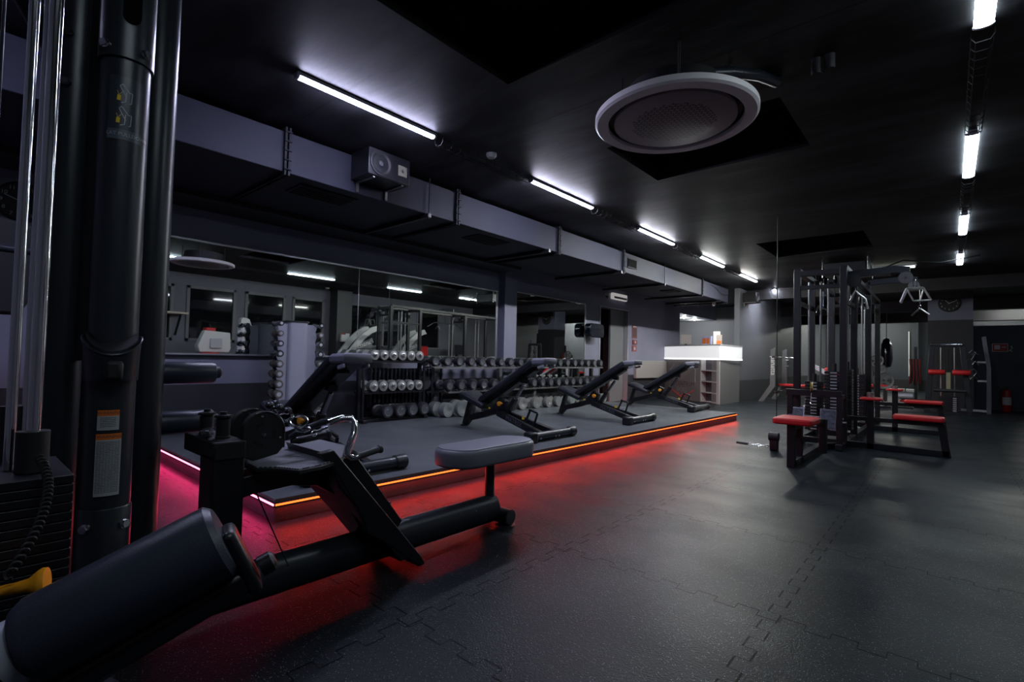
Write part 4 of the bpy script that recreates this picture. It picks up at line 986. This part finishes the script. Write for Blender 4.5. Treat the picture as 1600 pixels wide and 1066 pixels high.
# alcove soffit with spots
struct(MB().bb(-8.9, XW-.2, 14.25, 17.3, 2.42, 2.46).build('alcove_ceiling', CNTW, smooth=False))
for i, (x, y_) in enumerate(((-6.5, 14.9), (-6.5, 15.9), (-6.5, 16.8))):
    t = thing('downlight', f'{ORD[i]} small downlight from the left in the reception alcove', 'ceiling lamp', (x, y_, 2.42), 0, 'downlights of the reception alcove')
    MB().lathe([(.07, 0), (.07, -.01), (.05, -.012), (.05, 0)]).build('bezel', CHR, t); MB().lathe([(.05, -.004), (0, -.004)]).build('bulb', SPOT, t)
    ld = bpy.data.lights.new('spot_light', 'POINT'); ld.energy = 22; ld.shadow_soft_size = .04; ld.color = (.92, .96, 1)
    lo = bpy.data.objects.new('spot_light', ld); C.objects.link(lo); lo.parent = t; lo.location = (0, 0, -.06)

# ---------------------------------------------------------------- cable towers (red seats)
ct = thing('cable_tower_station', 'tall black cable tower station with red upholstered seats at the right', 'gym machine', (0, 0, 0))
def post(x, y_, z1, w_=.075, z0=0): MB().bb(x-w_/2, x+w_/2, y_-w_/2, y_+w_/2, z0, z1).build('upright', BLK, ct, bevel=.004)
def rail(p_, q_, w_=.07, h_=.07, nm='rail'): MB().bar(p_, q_, w_, h_).build(nm, BLK, ct, bevel=.004)
x0, x1 = -1.47, -.97
for y_ in (7.25, 8.15, 9.75, 11.1):
    post(x0, y_, 2.2); post(x1, y_, 2.2)
    rail((x0, y_, 2.16), (x1, y_, 2.16)); rail((x0, y_, .06), (x1, y_, .06)); 
for y_ in (7.25, 9.75): rail((x0, y_, 1.98), (x1, y_, 1.98), .05, .05)
for x in (x0, x1):
    rail((x, 7.25, .04), (x, 11.1, .04)); rail((x, 7.25, 2.2), (x, 11.1, 2.16), .08, .06, 'top_rail'); rail((x, 7.25, 1.80), (x, 8.15, 1.80), .04, .05)
def wstack(cx, cy, w_, d_, z1, n, face, top):
    for i in range(n):
        z = z1-.040*i; MB().bb(cx-w_/2, cx+w_/2, cy-d_/2, cy+d_/2, z-.036, z).build('weight_plate', BLK, ct, bevel=.003)
        if face == 'y': MB().bb(cx-.035, cx+.035, cy-d_/2-.002, cy-d_/2, z-.026, z-.010).build('plate_number', PAPL, ct)
        else: MB().bb(cx+w_/2, cx+w_/2+.002, cy-.03, cy+.03, z-.026, z-.010).build('plate_number', PAPL, ct)
    for s in (-1, 1): MB().cyl((cx+s*w_*.34 if face == 'y' else cx, cy if face == 'y' else cy+s*d_*.34, z1), (cx+s*w_*.34 if face == 'y' else cx, cy if face == 'y' else cy+s*d_*.34, 2.1), .012, seg=10).build('guide_rod', STEEL, ct)
    MB().cyl((cx, cy, z1), (cx, cy, z1+.10), .025).build('stack_head', BLKM, ct)
    MB().cyl((cx, cy, z1+.1), (cx, cy, 2.1), .006, seg=6).build('steel_cable', BLKM, ct)
wstack(-1.10, 7.50, .20, .12, .92, 19, 'y', 1)
wstack(-1.34, 7.62, .20, .12, .78, 16, 'y', 1)
wstack(-1.02, 7.95, .12, .20, .95, 20, 'x', 1)
wstack(-1.10, 9.55, .20, .12, .86, 18, 'y', 1)
wstack(-1.10, 10.6, .12, .20, .86, 18, 'x', 1)
for (x, y_, z) in ((-1.26, 7.3, 2.12), (-1.20, 7.45, 2.06), (-1.10, 7.55, 2.10), (-1.3, 9.8, 2.1), (-1.1, 9.9, 2.08)):
    p_ = MB().lathe([(.0, -.014), (.055, -.014), (.045, 0), (.055, .014), (0, .014)], (x, y_, z), (1, .3, 0), 20).build('top_pulley', BLKM, ct); MB().lathe([(.012, .014), (.01, .02), (0, .02)], (x, y_, z), (1, .3, 0), 8).build('axle', CHR, p_)
# front frame: crossbar, foot plates, low pulley
rail((-1.53, 6.98, .655), (-.95, 6.98, .655), .06, .075, 'crossbar'); post(x1, 6.98, .62, .06)
MB().bb(-1.52, -1.46, 6.95, 7.01, 0, .62).build('short_upright', BLK, ct, bevel=.003)
for x in (x0, x1): rail((x, 7.25, .62), (x, 6.98, .62), .05, .05); rail((x, 7.25, .04), (x, 6.9, .04))
p_ = MB().lathe([(0, -.014), (.06, -.014), (.048, 0), (.06, .014), (0, .014)], (-1.255, 6.96, .735), (1, .2, 0), 24).build('row_pulley', mat('yellowed nylon', (.45, .33, .10), .5), ct)
MB().cyl((-1.255, 6.96, .67), (-1.255, 6.92, .56), .006, seg=6).build('steel_cable', STEEL, ct)
ring((-1.255, 6.92, .53), .03, .006, (1, 0, 0), 'carabiner', ct, CHR, .5)
for (xa, xb, zb, zt) in ((-1.52, -1.33, .28, .475), (-1.17, -1.0, .235, .475)):
    pl_ = MB().prism([(6.93, zb), (6.955, zb), (7.0, zt), (6.975, zt)], 'x', xa, xb).build('foot_plate', CHRD, ct, bevel=.002)
    MB().prism([(6.928, zb+.02), (6.93, zb+.02), (6.972, zt-.015), (6.970, zt-.015)], 'x', xa+.015, xb-.015).build('grip_tread', mat('blue grey tread', (.06, .07, .10), .3, var=.8, vscale=30), pl_)
MB().cyl((-1.40, 6.97, .37), (-.93, 6.97, .37), .014).cyl((-1.0, 6.97, .33), (-.90, 6.97, .33), .012).build('foot_plate_axle', STEEL, ct)
def redpad(x0_, x1_, y0_, y1_, z0_, z1_, nm='seat'):
    MB().prism(rounded(x0_, x1_, y0_, y1_, min(.035, (y1_-y0_)*.3)), 'z', z0_, z1_).build(nm, RED, ct, bevel=.018, seg=4)
# front row seat and its legs
redpad(-1.31, -.965, 5.38, 5.80, .415, .475)
for (x, y_) in ((-1.155, 5.48), (-1.155, 5.78)): MB().bb(x-.035, x+.035, y_-.035, y_+.035, 0, .415).build('seat_leg', BLK, ct, bevel=.003)
MB().bb(-1.05, -.98, 6.20, 6.27, .06, .42).build('seat_leg', BLK, ct, bevel=.003)
rail((-1.155, 5.48, .385), (-1.155, 5.78, .385), .06, .05); rail((-1.155, 5.78, .40), (-1.01, 6.25, .40), .05, .05)
rail((-1.155, 5.46, .035), (-1.155, 6.9, .035)); rail((-1.155, 6.9, .035), (-.97, 7.25, .035))
# right pulldown seat
redpad(-.50, -.035, 7.32, 7.58, .385, .44)
rail((-.97, 7.45, .355), (-.05, 7.45, .355), .05, .05); rail((-.97, 7.45, .035), (.0, 7.45, .035))
MB().bar((-.07, 7.45, .36), (-.02, 7.45, 0), .07, .07, up=(1, 0, 0)).build('seat_leg', BLK, ct, bevel=.003)
post(-.72, 7.45, .60, .07); redpad(-.82, -.60, 7.34, 7.56, .585, .62, 'knee_pad'); MB().cyl((-.72, 7.45, .62), (-.72, 7.45, .68), .038).build('pad_sleeve', STEEL, ct)
# far pulldown seat
redpad(-.52, -.06, 9.60, 9.85, .45, .50)
rail((-.97, 9.72, .42), (-.08, 9.72, .42), .05, .05); MB().bar((-.10, 9.72, .42), (-.05, 9.72, 0), .07, .07, up=(1, 0, 0)).build('seat_leg', BLK, ct, bevel=.003); rail((-.97, 9.72, .035), (-.05, 9.72, .035))
post(-.63, 9.72, .62, .07); redpad(-.74, -.53, 9.62, 9.84, .625, .655, 'knee_pad'); MB().cyl((-.63, 9.72, .655), (-.63, 9.72, .70), .035).build('pad_sleeve', STEEL, ct)
# booms with pulleys
for (y_, xe, zz) in ((7.45, -.36, 2.145), (9.75, -.38, 2.34)):
    MB().prism([(-.97, zz-.05), (xe-.10, zz-.03), (xe+.02, zz-.075), (xe+.02, zz+.03), (xe-.12, zz+.055), (-.97, zz+.03)], 'y', y_-.03, y_+.03).build('boom', BLKG, ct, bevel=.004)
    p_ = MB().lathe([(0, -.016), (.07, -.016), (.058, 0), (.07, .016), (0, .016)], (xe-.02, y_-.03, zz-.10), (0, 1, 0), 26).build('boom_pulley', mat('grey pulley', (.10, .10, .11), .5), ct)
    MB().lathe([(.015, -.02), (.01, -.026), (0, -.026)], (xe-.02, y_-.03, zz-.10), (0, 1, 0), 8).build('axle', CHR, p_)
rail((-.97, 9.75, 2.34), (-.97, 9.75, 2.2), .06, .06)
MB().lathe([(0, -.016), (.075, -.016), (.06, 0), (.075, .016), (0, .016)], (-.87, 7.3, 2.03), (0, 1, 0), 26).build('boom_pulley', BLKM, ct)
MB().tube([(-.52, 7.42, 2.11), (-.95, 7.42, 2.08)], .006, 6).build('steel_cable', STEEL, ct)
# handles hanging from the booms
def tri(loc, label, s=1.0, flat=False):
    t = thing('v_bar_attachment' if flat else 'triangle_attachment', label, 'cable attachment', loc)
    ring((0, 0, -.05), .035, .006, (0, 1, 0), 'carabiner', t, CHR, .5 if flat else 1.0)
    kids(t)[-1].scale = (.55, 1, 1.3)
    if not flat:
        m = MB(); w_ = .085
        for yy in (-.07, .07): m.tube([(-.075*s, yy, -.12), (-.13*s, yy, -.27)], .010, 8)
        m.tube([(-.075, -.07, -.12), (.075, -.07, -.12)], .009, 8).tube([(.075, -.07, -.12), (.145, -.07, -.27)], .010, 8).tube([(-.075, .07, -.12), (.075, .07, -.12)], .009, 8).tube([(-.075, -.07, -.12), (-.01, -.07, -.27)], .010, 8)
        m.tube([(-.13, -.07, -.27), (-.13, .07, -.27)], .010, 8).tube([(-.01, -.07, -.27), (.145, -.07, -.27)], .012, 8).tube([(.075, .07, -.12), (.04, .07, -.27)], .009, 8)
        m.build('triangle_frame', STEEL, t)
    else:
        MB().tube([(0, 0, -.02), (0, 0, .25)], .005, 6).build('steel_cable', STEEL, t)
        MB().tube([(-.10, 0, -.20), (-.01, 0, -.10), (.01, 0, -.10), (.11, 0, -.19)], .012, 8).build('v_bar', STEEL, t)
    return t
tri((-.295, 7.42, 2.03), 'grey triangular cable handle hanging from the near boom of the cable tower')
tri((-.33, 9.72, 1.98), 'small v-shaped bar hanging from the far boom of the cable tower', flat=True)
t = thing('pulldown_bar', 'black v-shaped pulldown bar hanging beside the tower top', 'cable attachment', (-.86, 7.36, 1.86))
MB().tube([(-.07, 0, -.11), (-.03, 0, -.0), (0, 0, .06), (.03, 0, .02), (.10, 0, -.05), (.125, 0, -.17)], .012, 8).build('bar', STEEL, t); MB().tube([(0, 0, .06), (0, 0, .12)], .006, 6).build('link', CHR, t)
t = thing('lat_bar', 'long bent chrome pulldown bar hanging between the two cable towers', 'cable attachment', (-1.47, 9.0, 1.86))
MB().tube([(0, -.6, -.10), (0, -.38, .02), (0, 0, .02), (0, .38, .02), (0, .6, -.10)], .013, 8).build('bar', CHR, t); MB().tube([(0, 0, .02), (0, 0, .30)], .006, 6).build('link', CHR, t)
# thin vertical cable left of the tower, low pulley with floor chain
tag(MB().cyl((-1.66, 7.05, .30), (-1.66, 7.05, 2.90), .006, seg=8).build('hanging_cable', BLKM), 'thin black cable hanging down left of the cable tower', 'cable')
t = thing('floor_pulley_bracket', 'small dark pulley block with chain on the floor left of the red seat', 'pulley', (-1.52, 6.35, 0))
MB().prism(rounded(-.03, .05, 0, .14, .02), 'x', -.04, .04).build('bracket', BLK, t, bevel=.004); MB().cyl((-.05, .0, .16), (.05, .0, .16), .05).build('pulley_wheel', BLKM, t)
for k_ in range(5): ring((-.07-.045*k_, -.02, .045), .022, .005, (0, 0, 1) if k_ % 2 else (0, 1, 0), 'chain_link', t, CHR if k_ else CHRD, .6)
MB().cyl((-.28, -.02, .045), (-.40, -.03, .05), .015).build('grip', RUBG, t)

# ---------------------------------------------------------------- bench press by the pier
t = thing('bench_press', 'grey bench press with red bench and steel bar against the rear left wall', 'weight bench', (-3.45, 14.9, 0))
for s, yy in ((-1, -.62), (1, .62)):
    x = -.15+s*.0
    MB().prism([(-.35, 0), (-.22, 0), (.06, .42), (.05, 1.42), (-.06, 1.36), (-.07, .45)], 'y', yy-.03, yy+.03).build('upright', mat('grey machine steel', (.12, .125, .13), .4), t, bevel=.006)
    MB().bb(.03, .10, yy-.04, yy+.04, .93, .95).bb(.03, .10, yy-.04, yy+.04, 1.10, 1.12).build('bar_hook', CHR, t)
MB().cyl((.09, -1.0, 1.17), (.09, 1.0, 1.17), .016).build('barbell', CHR, t)
for s in (-1, 1): MB().cyl((.09, s*.72, 1.17), (.09, s*1.02, 1.17), .028).build('bar_sleeve', CHR, t)
MB().bb(.0, 1.1, -.14, .14, .41, .47).build('bench_pad', RED, t, bevel=.015)
MB().bb(.0, .06, -.6, .6, .22, .28).bb(.06, 1.0, -.03, .03, .33, .39).bb(.92, .98, -.22, .22, 0, .06).bar((.95, 0, .36), (.95, 0, .03), .06, .06).build('frame', BLK, t, bevel=.004)
text('panatta', .17, basis((.01, -.652, .95), (0, 0, -1), (1, 0, 0)), 'lettering', WHT, t, .001)

# ---------------------------------------------------------------- machine at the clock column
t = thing('leg_machine', 'tall dark machine with two red rollers in front of the clock column', 'gym machine', (-.02, 14.75, 0))
MB().bar((-.36, 0, 0), (-.27, 0, 1.50), .10, .06, up=(0, 1, 0)).build('side_frame', BLKG, t, bevel=.006)
MB().bar((.36, 0, 0), (.24, 0, 1.50), .10, .06, up=(0, 1, 0)).build('side_frame', BLKG, t, bevel=.006)
MB().bb(-.30, .28, -.03, .03, 1.47, 1.55).build('top_bar', BLKG, t, bevel=.01); MB().cyl((-.28, -.04, 1.52), (.24, -.04, 1.52), .015).build('chrome_bar', CHR, t)
for x in (-.12, .11): MB().cyl((x, 0, .3), (x, 0, 1.45), .014).build('guide_rod', STEEL, t)
MB().cyl((0, 0, .6), (0, 0, 1.42), .012, seg=8).build('cable', BLKM, t)
for a, b_ in ((-.33, -.05), (.07, .37)): MB().lathe([(0, 0), (.05, 0), (.056, .01), (.056, b_-a-.01), (.05, b_-a), (0, b_-a)], (a, -.12, .90), (1, 0, 0)).build('red_roller', RED, t)
MB().bb(-.03, .045, -.14, -.08, .48, .90).build('swing_arm', mat('brass coloured arm', (.40, .38, .26), .35, .5), t, bevel=.004)
MB().lathe([(0, 0), (.035, 0), (.035, .55), (0, .55)], (-.24, -.16, .50), (1, 0, 0)).build('foam_roller', RUB, t)
for i in range(8): MB().bb(-.14, .16, -.08, .08, .02+i*.045, .06+i*.045).build('weight_plate', BLK, t, bevel=.003)
for i in range(7): MB().bb(.08, .14, -.083, -.08, .05+i*.045, .068+i*.045).build('plate_number', PAPL, t)
MB().bb(-.4, .4, -.3, .2, 0, .04).build('base', BLK, t)
t = thing('accessory_rack', 'grey curved upright rack hung with chrome cable attachments right of the column', 'rack', (.60, 15.3, 0))
MB().prism([(.02, 0), (.10, 0), (.10, 1.0), (.02, 1.72), (-.05, 1.70), (.03, 1.0)], 'y', -.03, .03).build('upright', mat('silver grey steel', (.13, .13, .17), .45, .1), t, bevel=.004)
for q_ in ((-.40, .08, .03, .08), (-.12, .06, 1.12, 1.16), (-.12, .06, .70, .74)): MB().bb(q_[0], q_[1], -.02, .02, q_[2], q_[3]).build('crossbar', SILV, t, bevel=.004)
for i in range(12):
    x, z = -.14-random.random()*.14, .75+random.random()*.65
    h_ = thing('cable_attachment', 'chrome cable attachment hanging on the curved rack by the column', 'cable attachment', (.60+x, 15.22, z), 0, 'attachments on the curved rack')
    MB().tube([(-.05, 0, -.04+random.uniform(-.03, .03)), (0, 0, .03), (.06, .02, -.03+random.uniform(-.04, .02))], .010, 6).build('bar', CHRD if i % 2 else STEEL, h_)
# fire extinguisher and sign on the partition
t = thing('fire_extinguisher', 'red fire extinguisher standing in front of the dark partition', 'fire extinguisher', (1.02, 16.6, 0))
MB().lathe([(0, 0), (.085, 0), (.09, .01), (.09, .42), (.07, .50), (.03, .53), (0, .53)]).build('cylinder', REDP, t)
MB().prism([(.0925*math.cos(a), .0925*math.sin(a)) for a in [PI*(1.2+.6*k_/8) for k_ in range(9)]]+[(.091*math.cos(a), .091*math.sin(a)) for a in [PI*(1.8-.6*k_/8) for k_ in range(9)]], 'z', .16, .34).build('paper_label', PAPW, t); MB().cyl((0, 0, .52), (0, 0, .58), .02).bb(-.02, .09, -.012, .012, .57, .60).build('valve', BLKM, t)
MB().tube([(-.03, 0, .56), (-.11, 0, .50), (-.12, 0, .2)], .012, 8).build('hose', BLKM, t)
t = thing('hose_reel_sign', 'square red fire hose sign on the dark partition', 'sign', (.93, 16.9, 1.52))
MB().bb(-.14, .14, -.01, 0, -.10, .10).build('plate', PAPW, t); MB().bb(-.13, .13, -.014, -.01, -.09, .09).build('red_field', REDP, t); MB().bb(-.10, .0, -.017, -.014, -.04, .06).bb(.03, .10, -.017, -.014, .0, .02).build('pictogram', PAPW, t)
t = thing('small_hook', 'small pale hook right of the hose sign', 'hook', (1.12, 16.9, 1.5)); MB().tube([(0, -.02, .06), (.02, -.04, .0), (-.03, -.05, -.05), (.02, -.04, -.07)], .015, 6).build('hook', PAPW, t)
# plate tree, hanging bag, ropes in the rear hall
t = thing('weight_plate_tree', 'black weight tree holding grip plates in the rear hall', 'weight rack', (-1.25, 15.2, 0))
MB().bar((-.1, 0, .0), (-.16, 0, 1.15), .06, .06).bar((-.1, 0, .35), (.10, 0, .02), .05, .05).bb(-.3, .2, -.2, .2, 0, .04).build('frame', BLK, t, bevel=.004)
def plate(loc, r, lb):
    t2 = thing('grip_plate', lb, 'weight plate', loc, 0, 'grip plates on the weight tree')
    m = MB(); m.lathe([(r*.93, -.02), (r, -.015), (r, .015), (r*.93, .02), (r*.72, .012), (r*.72, -.012), (r*.93, -.02)], axis=(0, 1, 0), seg=32)
    m.lathe([(.03, -.02), (r*.3, -.02), (r*.3, .02), (.03, .02)], axis=(0, 1, 0), seg=24)
    for k_ in range(4):
        a = PI/4+PI/2*k_; m.bar((math.cos(a)*r*.25, 0, math.sin(a)*r*.25), (math.cos(a)*r*.8, 0, math.sin(a)*r*.8), .02, r*.32, up=(math.sin(a), 0, -math.cos(a)))
    m.build('plate_body', mat('dark cast grip plate', (.09, .095, .095), .45, .3), t2)
plate((-1.19, 15.05, .66), .215, 'largest grip plate, lowest on the weight tree')
plate((-1.27, 15.05, .93), .125, 'smallest grip plate in the middle of the weight tree')
plate((-1.34, 15.05, 1.13), .155, 'topmost grip plate on the weight tree')
t = thing('punch_bag', 'black curved bag hanging behind the weight tree', 'punch bag', (-1.55, 20.5, .95)); MB().lathe([(0, 0), (.12, .04), (.17, .3), (.15, .75), (.08, .95), (0, 1.0)]).build('bag', PGLS, t); MB().cyl((0, 0, 1.0), (0, 0, 1.95), .01, seg=6).build('strap', BLKM, t)
t = thing('rope_rack', 'post hung with red and black ropes left of the clock column', 'rack', (-.62, 15.9, 0)); MB().bb(-.03, .03, -.03, .03, 0, 1.5).bb(-.25, .2, -.2, .2, 0, .03).build('post', BLK, t)
for i in range(10):
    a = random.random()*.5; MB().tube([(-.12+.02*i, -.05, 1.2), (-.10+.02*i, -.08, .9), (-.13+.024*i, -.06, .55+.03*(i % 4)), (-.09+.02*i, -.07, .8), (-.10+.02*i, -.05, 1.2)], .009, 6).build('rope', REDP if i % 3 == 0 else BLKM, t)
t = thing('step_platform', 'low red and black step platform on the rear hall floor', 'step platform', (-.95, 18.4, 0)); MB().bb(-.1, .6, -.2, .2, .04, .10).build('top', RUB, t, bevel=.01); MB().bb(-.12, .62, -.22, .22, 0, .05).build('base', RED, t, bevel=.01)
t = thing('steel_trolley', 'grey roller lying before the rope rack', 'roller', (-.80, 15.3, .30)); MB().cyl((-.15, 0, 0), (.15, 0, 0), .07).build('roller', SILV, t); MB().bb(-.16, .16, -.08, .08, -.30, -.26).bb(-.01, .01, -.02, .02, -.28, -.06).build('stand', BLK, t)
for i, (x, y_, c) in enumerate([(-1.9, 25.5, 'left'), (-1.5, 25.6, 'middle'), (-1.15, 25.5, 'right')]):
    t = thing('floor_box', f'{c} pale low box of three at the foot of the rear wall', 'box', (x, y_, 0), 0, 'pale boxes at the rear wall'); MB().bb(-.15, .15, -.1, .1, 0, .12).build('box_body', PAPW, t, bevel=.01)
# second incline machine with red pads behind the tower
t = thing('hack_squat', 'inclined grey machine with red pad seen through the cable tower', 'gym machine', (-1.95, 13.3, 0))
MB().bar((-.5, 0, 1.0), (.75, 0, .25), .06, .06).bar((-.5, .4, 1.0), (.75, .4, .25), .06, .06).bb(-.6, .8, -.1, .5, 0, .05).bar((-.45, .2, .9), (-.45, .2, .03), .06, .06).build('frame', SILV, t, bevel=.004)
MB().bar((-.2, .2, .92), (.45, .2, .52), .30, .07).build('red_pad', RED, t, bevel=.02)
t = thing('red_bench', 'red flat bench behind the right side of the cable tower', 'weight bench', (-1.62, 16.2, 0)); MB().bb(-.5, .5, -.14, .14, .45, .52).build('pad', RED, t, bevel=.015); MB().bb(-.4, -.34, -.2, .2, 0, .45).bb(.34, .4, -.2, .2, 0, .45).bb(-.4, .4, -.03, .03, .38, .44).build('frame', BLK, t)

# ---------------------------------------------------------------- things on the window side, seen in the mirror
t = thing('white_leg_machine', 'white cowled machine with red seat by the windows, seen in the mirror', 'gym machine', (1.2, 4.2, 0))
MB().prism([(-.32, .95), (.30, .95), (.34, 1.05), (.32, 1.42), (-.22, 1.46), (-.36, 1.1)], 'x', -.12, .12).build('cowl', WHTM, t, bevel=.02)
MB().bb(-.16, -.12, -.12, .14, 1.04, 1.28).build('recess_panel', PAPW, t, bevel=.02); MB().bb(-.14, .14, -.28, .1, .86, .94).build('seat', RED, t, bevel=.02); MB().bb(-.12, .12, -.2, 0, 1.45, 1.52).build('red_cap', RED, t, bevel=.01)
MB().bb(-.2, .2, -.3, .3, 0, .06).bb(-.05, .05, -.05, .05, .06, .95).build('frame', WHTM, t, bevel=.006)
t = thing('white_stack_tower', 'white rounded weight tower beside the cowled machine, seen in the mirror', 'gym machine', (1.2, 4.85, 0))
MB().prism([(-.16, 0), (.20, 0), (.20, 1.5), (.10, 1.78), (-.04, 1.82), (-.10, 1.78), (-.10, .6)], 'x', -.10, .10).build('tower_shell', WHTM, t, bevel=.02); MB().bb(-.105, -.10, -.16, -.06, .1, 1.5).build('slot_panel', SILV, t)
def arc_machine(loc, label):
    t = thing('white_arc_machine', label, 'gym machine', loc, 0, 'white arched machines by the windows')
    for xo in (-.25, .25):
        A = []; 
        for k_ in range(11):
            s_ = k_/10; A.append((-.75+1.35*s_, .45+1.42*math.sin(s_*PI/2*.95)))
        B = [(a[0]+.10, a[1]-.14) for a in A]
        MB().prism(A+B[::-1], 'x', xo-.04, xo+.04).build('arched_beam', WHTM, t, bevel=.01)
    MB().prism([(-.2, .4), (.45, .4), (.45, 1.45), (.2, 1.25), (-.2, .9)], 'x', -.26, -.24).build('side_shield', WHTM, t)
    MB().prism([(-.1, .95), (.45, 1.15), (.45, 1.5), (.0, 1.3)], 'x', -.275, -.262).build('grey_panel', DOORM, t)
    text('Panatta', .20, basis((-.285, .2, 1.30), (0, -.9, -.35), (0, -.35, .9)), 'lettering', WHT, t, .002)
    MB().bb(-.3, .3, -.75, .5, 0, .08).bb(-.3, -.22, -.72, -.64, .05, .6).bb(.22, .3, -.72, -.64, .05, .6).bb(-.3, .3, .35, .45, .05, .5).build('frame', WHTM, t, bevel=.006)
    return t
a1 = arc_machine((1.72, 8.2, 0), 'nearer white arched machine by the windows, seen in the mirror')
a2 = copy_tree(a1, 'farther white arched machine with red pad beside it, seen in the mirror'); a2.location = (1.85, 10.15, 0)
t = thing('red_machine_pad', 'upright red pad machine seen in the mirror above the dumbbells', 'gym machine', (2.1, 11.1, 0)); MB().bb(-.1, .1, -.2, .2, .85, 1.32).build('pad', RED, t, bevel=.04); MB().bb(-.04, .04, -.04, .04, 0, .86).bb(-.2, .2, -.25, .25, 0, .05).build('post', WHTM, t)
t = thing('wall_shelf', 'pale wooden shelf on a diagonal bracket by the windows, seen in the mirror', 'shelf', (2.35, 3.82, 1.86)); MB().bb(-.25, .25, -.45, .1, 0, .04).build('board', mat('pale wood', (.55, .5, .38), .5), t); MB().bar((.2, -.05, -.5), (-.2, -.05, 0), .04, .04).build('bracket', BLK, t)
t = thing('spin_bike', 'white and red spin bike in the rear hall, seen in the second mirror', 'exercise bike', (1.5, 14.6, 0))
MB().bb(-.25, .25, -.55, -.48, 0, .06).bb(-.25, .25, .48, .55, 0, .06).bar((0, -.5, .06), (0, .5, .06), .06, .06).bar((0, -.35, .06), (0, .25, .85), .06, .08).bar((0, .4, .06), (0, .25, 1.05), .06, .06).bar((0, -.3, .5), (0, -.38, .95), .05, .05).build('frame', WHTM, t, bevel=.006)
MB().lathe([(0, -.015), (.22, -.02), (.24, 0), (.22, .02), (0, .015)], (0, .33, .36), (1, 0, 0), 32).build('flywheel', RED, t)
MB().prism([(-.12, .62), (.10, .72), (.22, .98), (.12, 1.0)], 'x', -.05, .05).build('red_cover', RED, t, bevel=.01)
MB().prism(rounded(-.52, -.24, .96, 1.01, .02), 'x', -.08, .08).build('saddle', BLKM, t, bevel=.01)
MB().tube([(-.22, .55, 1.20), (-.22, .30, 1.16), (.22, .30, 1.16), (.22, .55, 1.20)], .014, 8).build('handlebar', BLKM, t)
dome((1.95, 7.4, H), 'white ceiling dome camera near the windows, seen in the mirror')
t = thing('first_aid_box', 'pale first aid box on the dark column by the windows, seen in the mirror', 'box', (XR-.45, 8.1, 1.45)); MB().bb(-.1, 0, -.14, .14, -.1, .16).build('case', WHTM, t, bevel=.01); MB().bb(-.102, -.1, -.14, .0, .12, .16).build('red_mark', REDP, t)
t = thing('chair_back_machine', 'black padded backrest machine between the cable towers, seen in the mirror', 'gym machine', (1.95, 12.6, 0)); MB().prism(rounded(-.28, .28, 1.05, 1.42, .1), 'x', -.05, .05).build('backrest', VIN, t, bevel=.01); MB().bb(-.04, .04, -.04, .04, 0, 1.1).bb(-.3, .3, -.3, .3, 0, .05).build('post', BLKG, t)
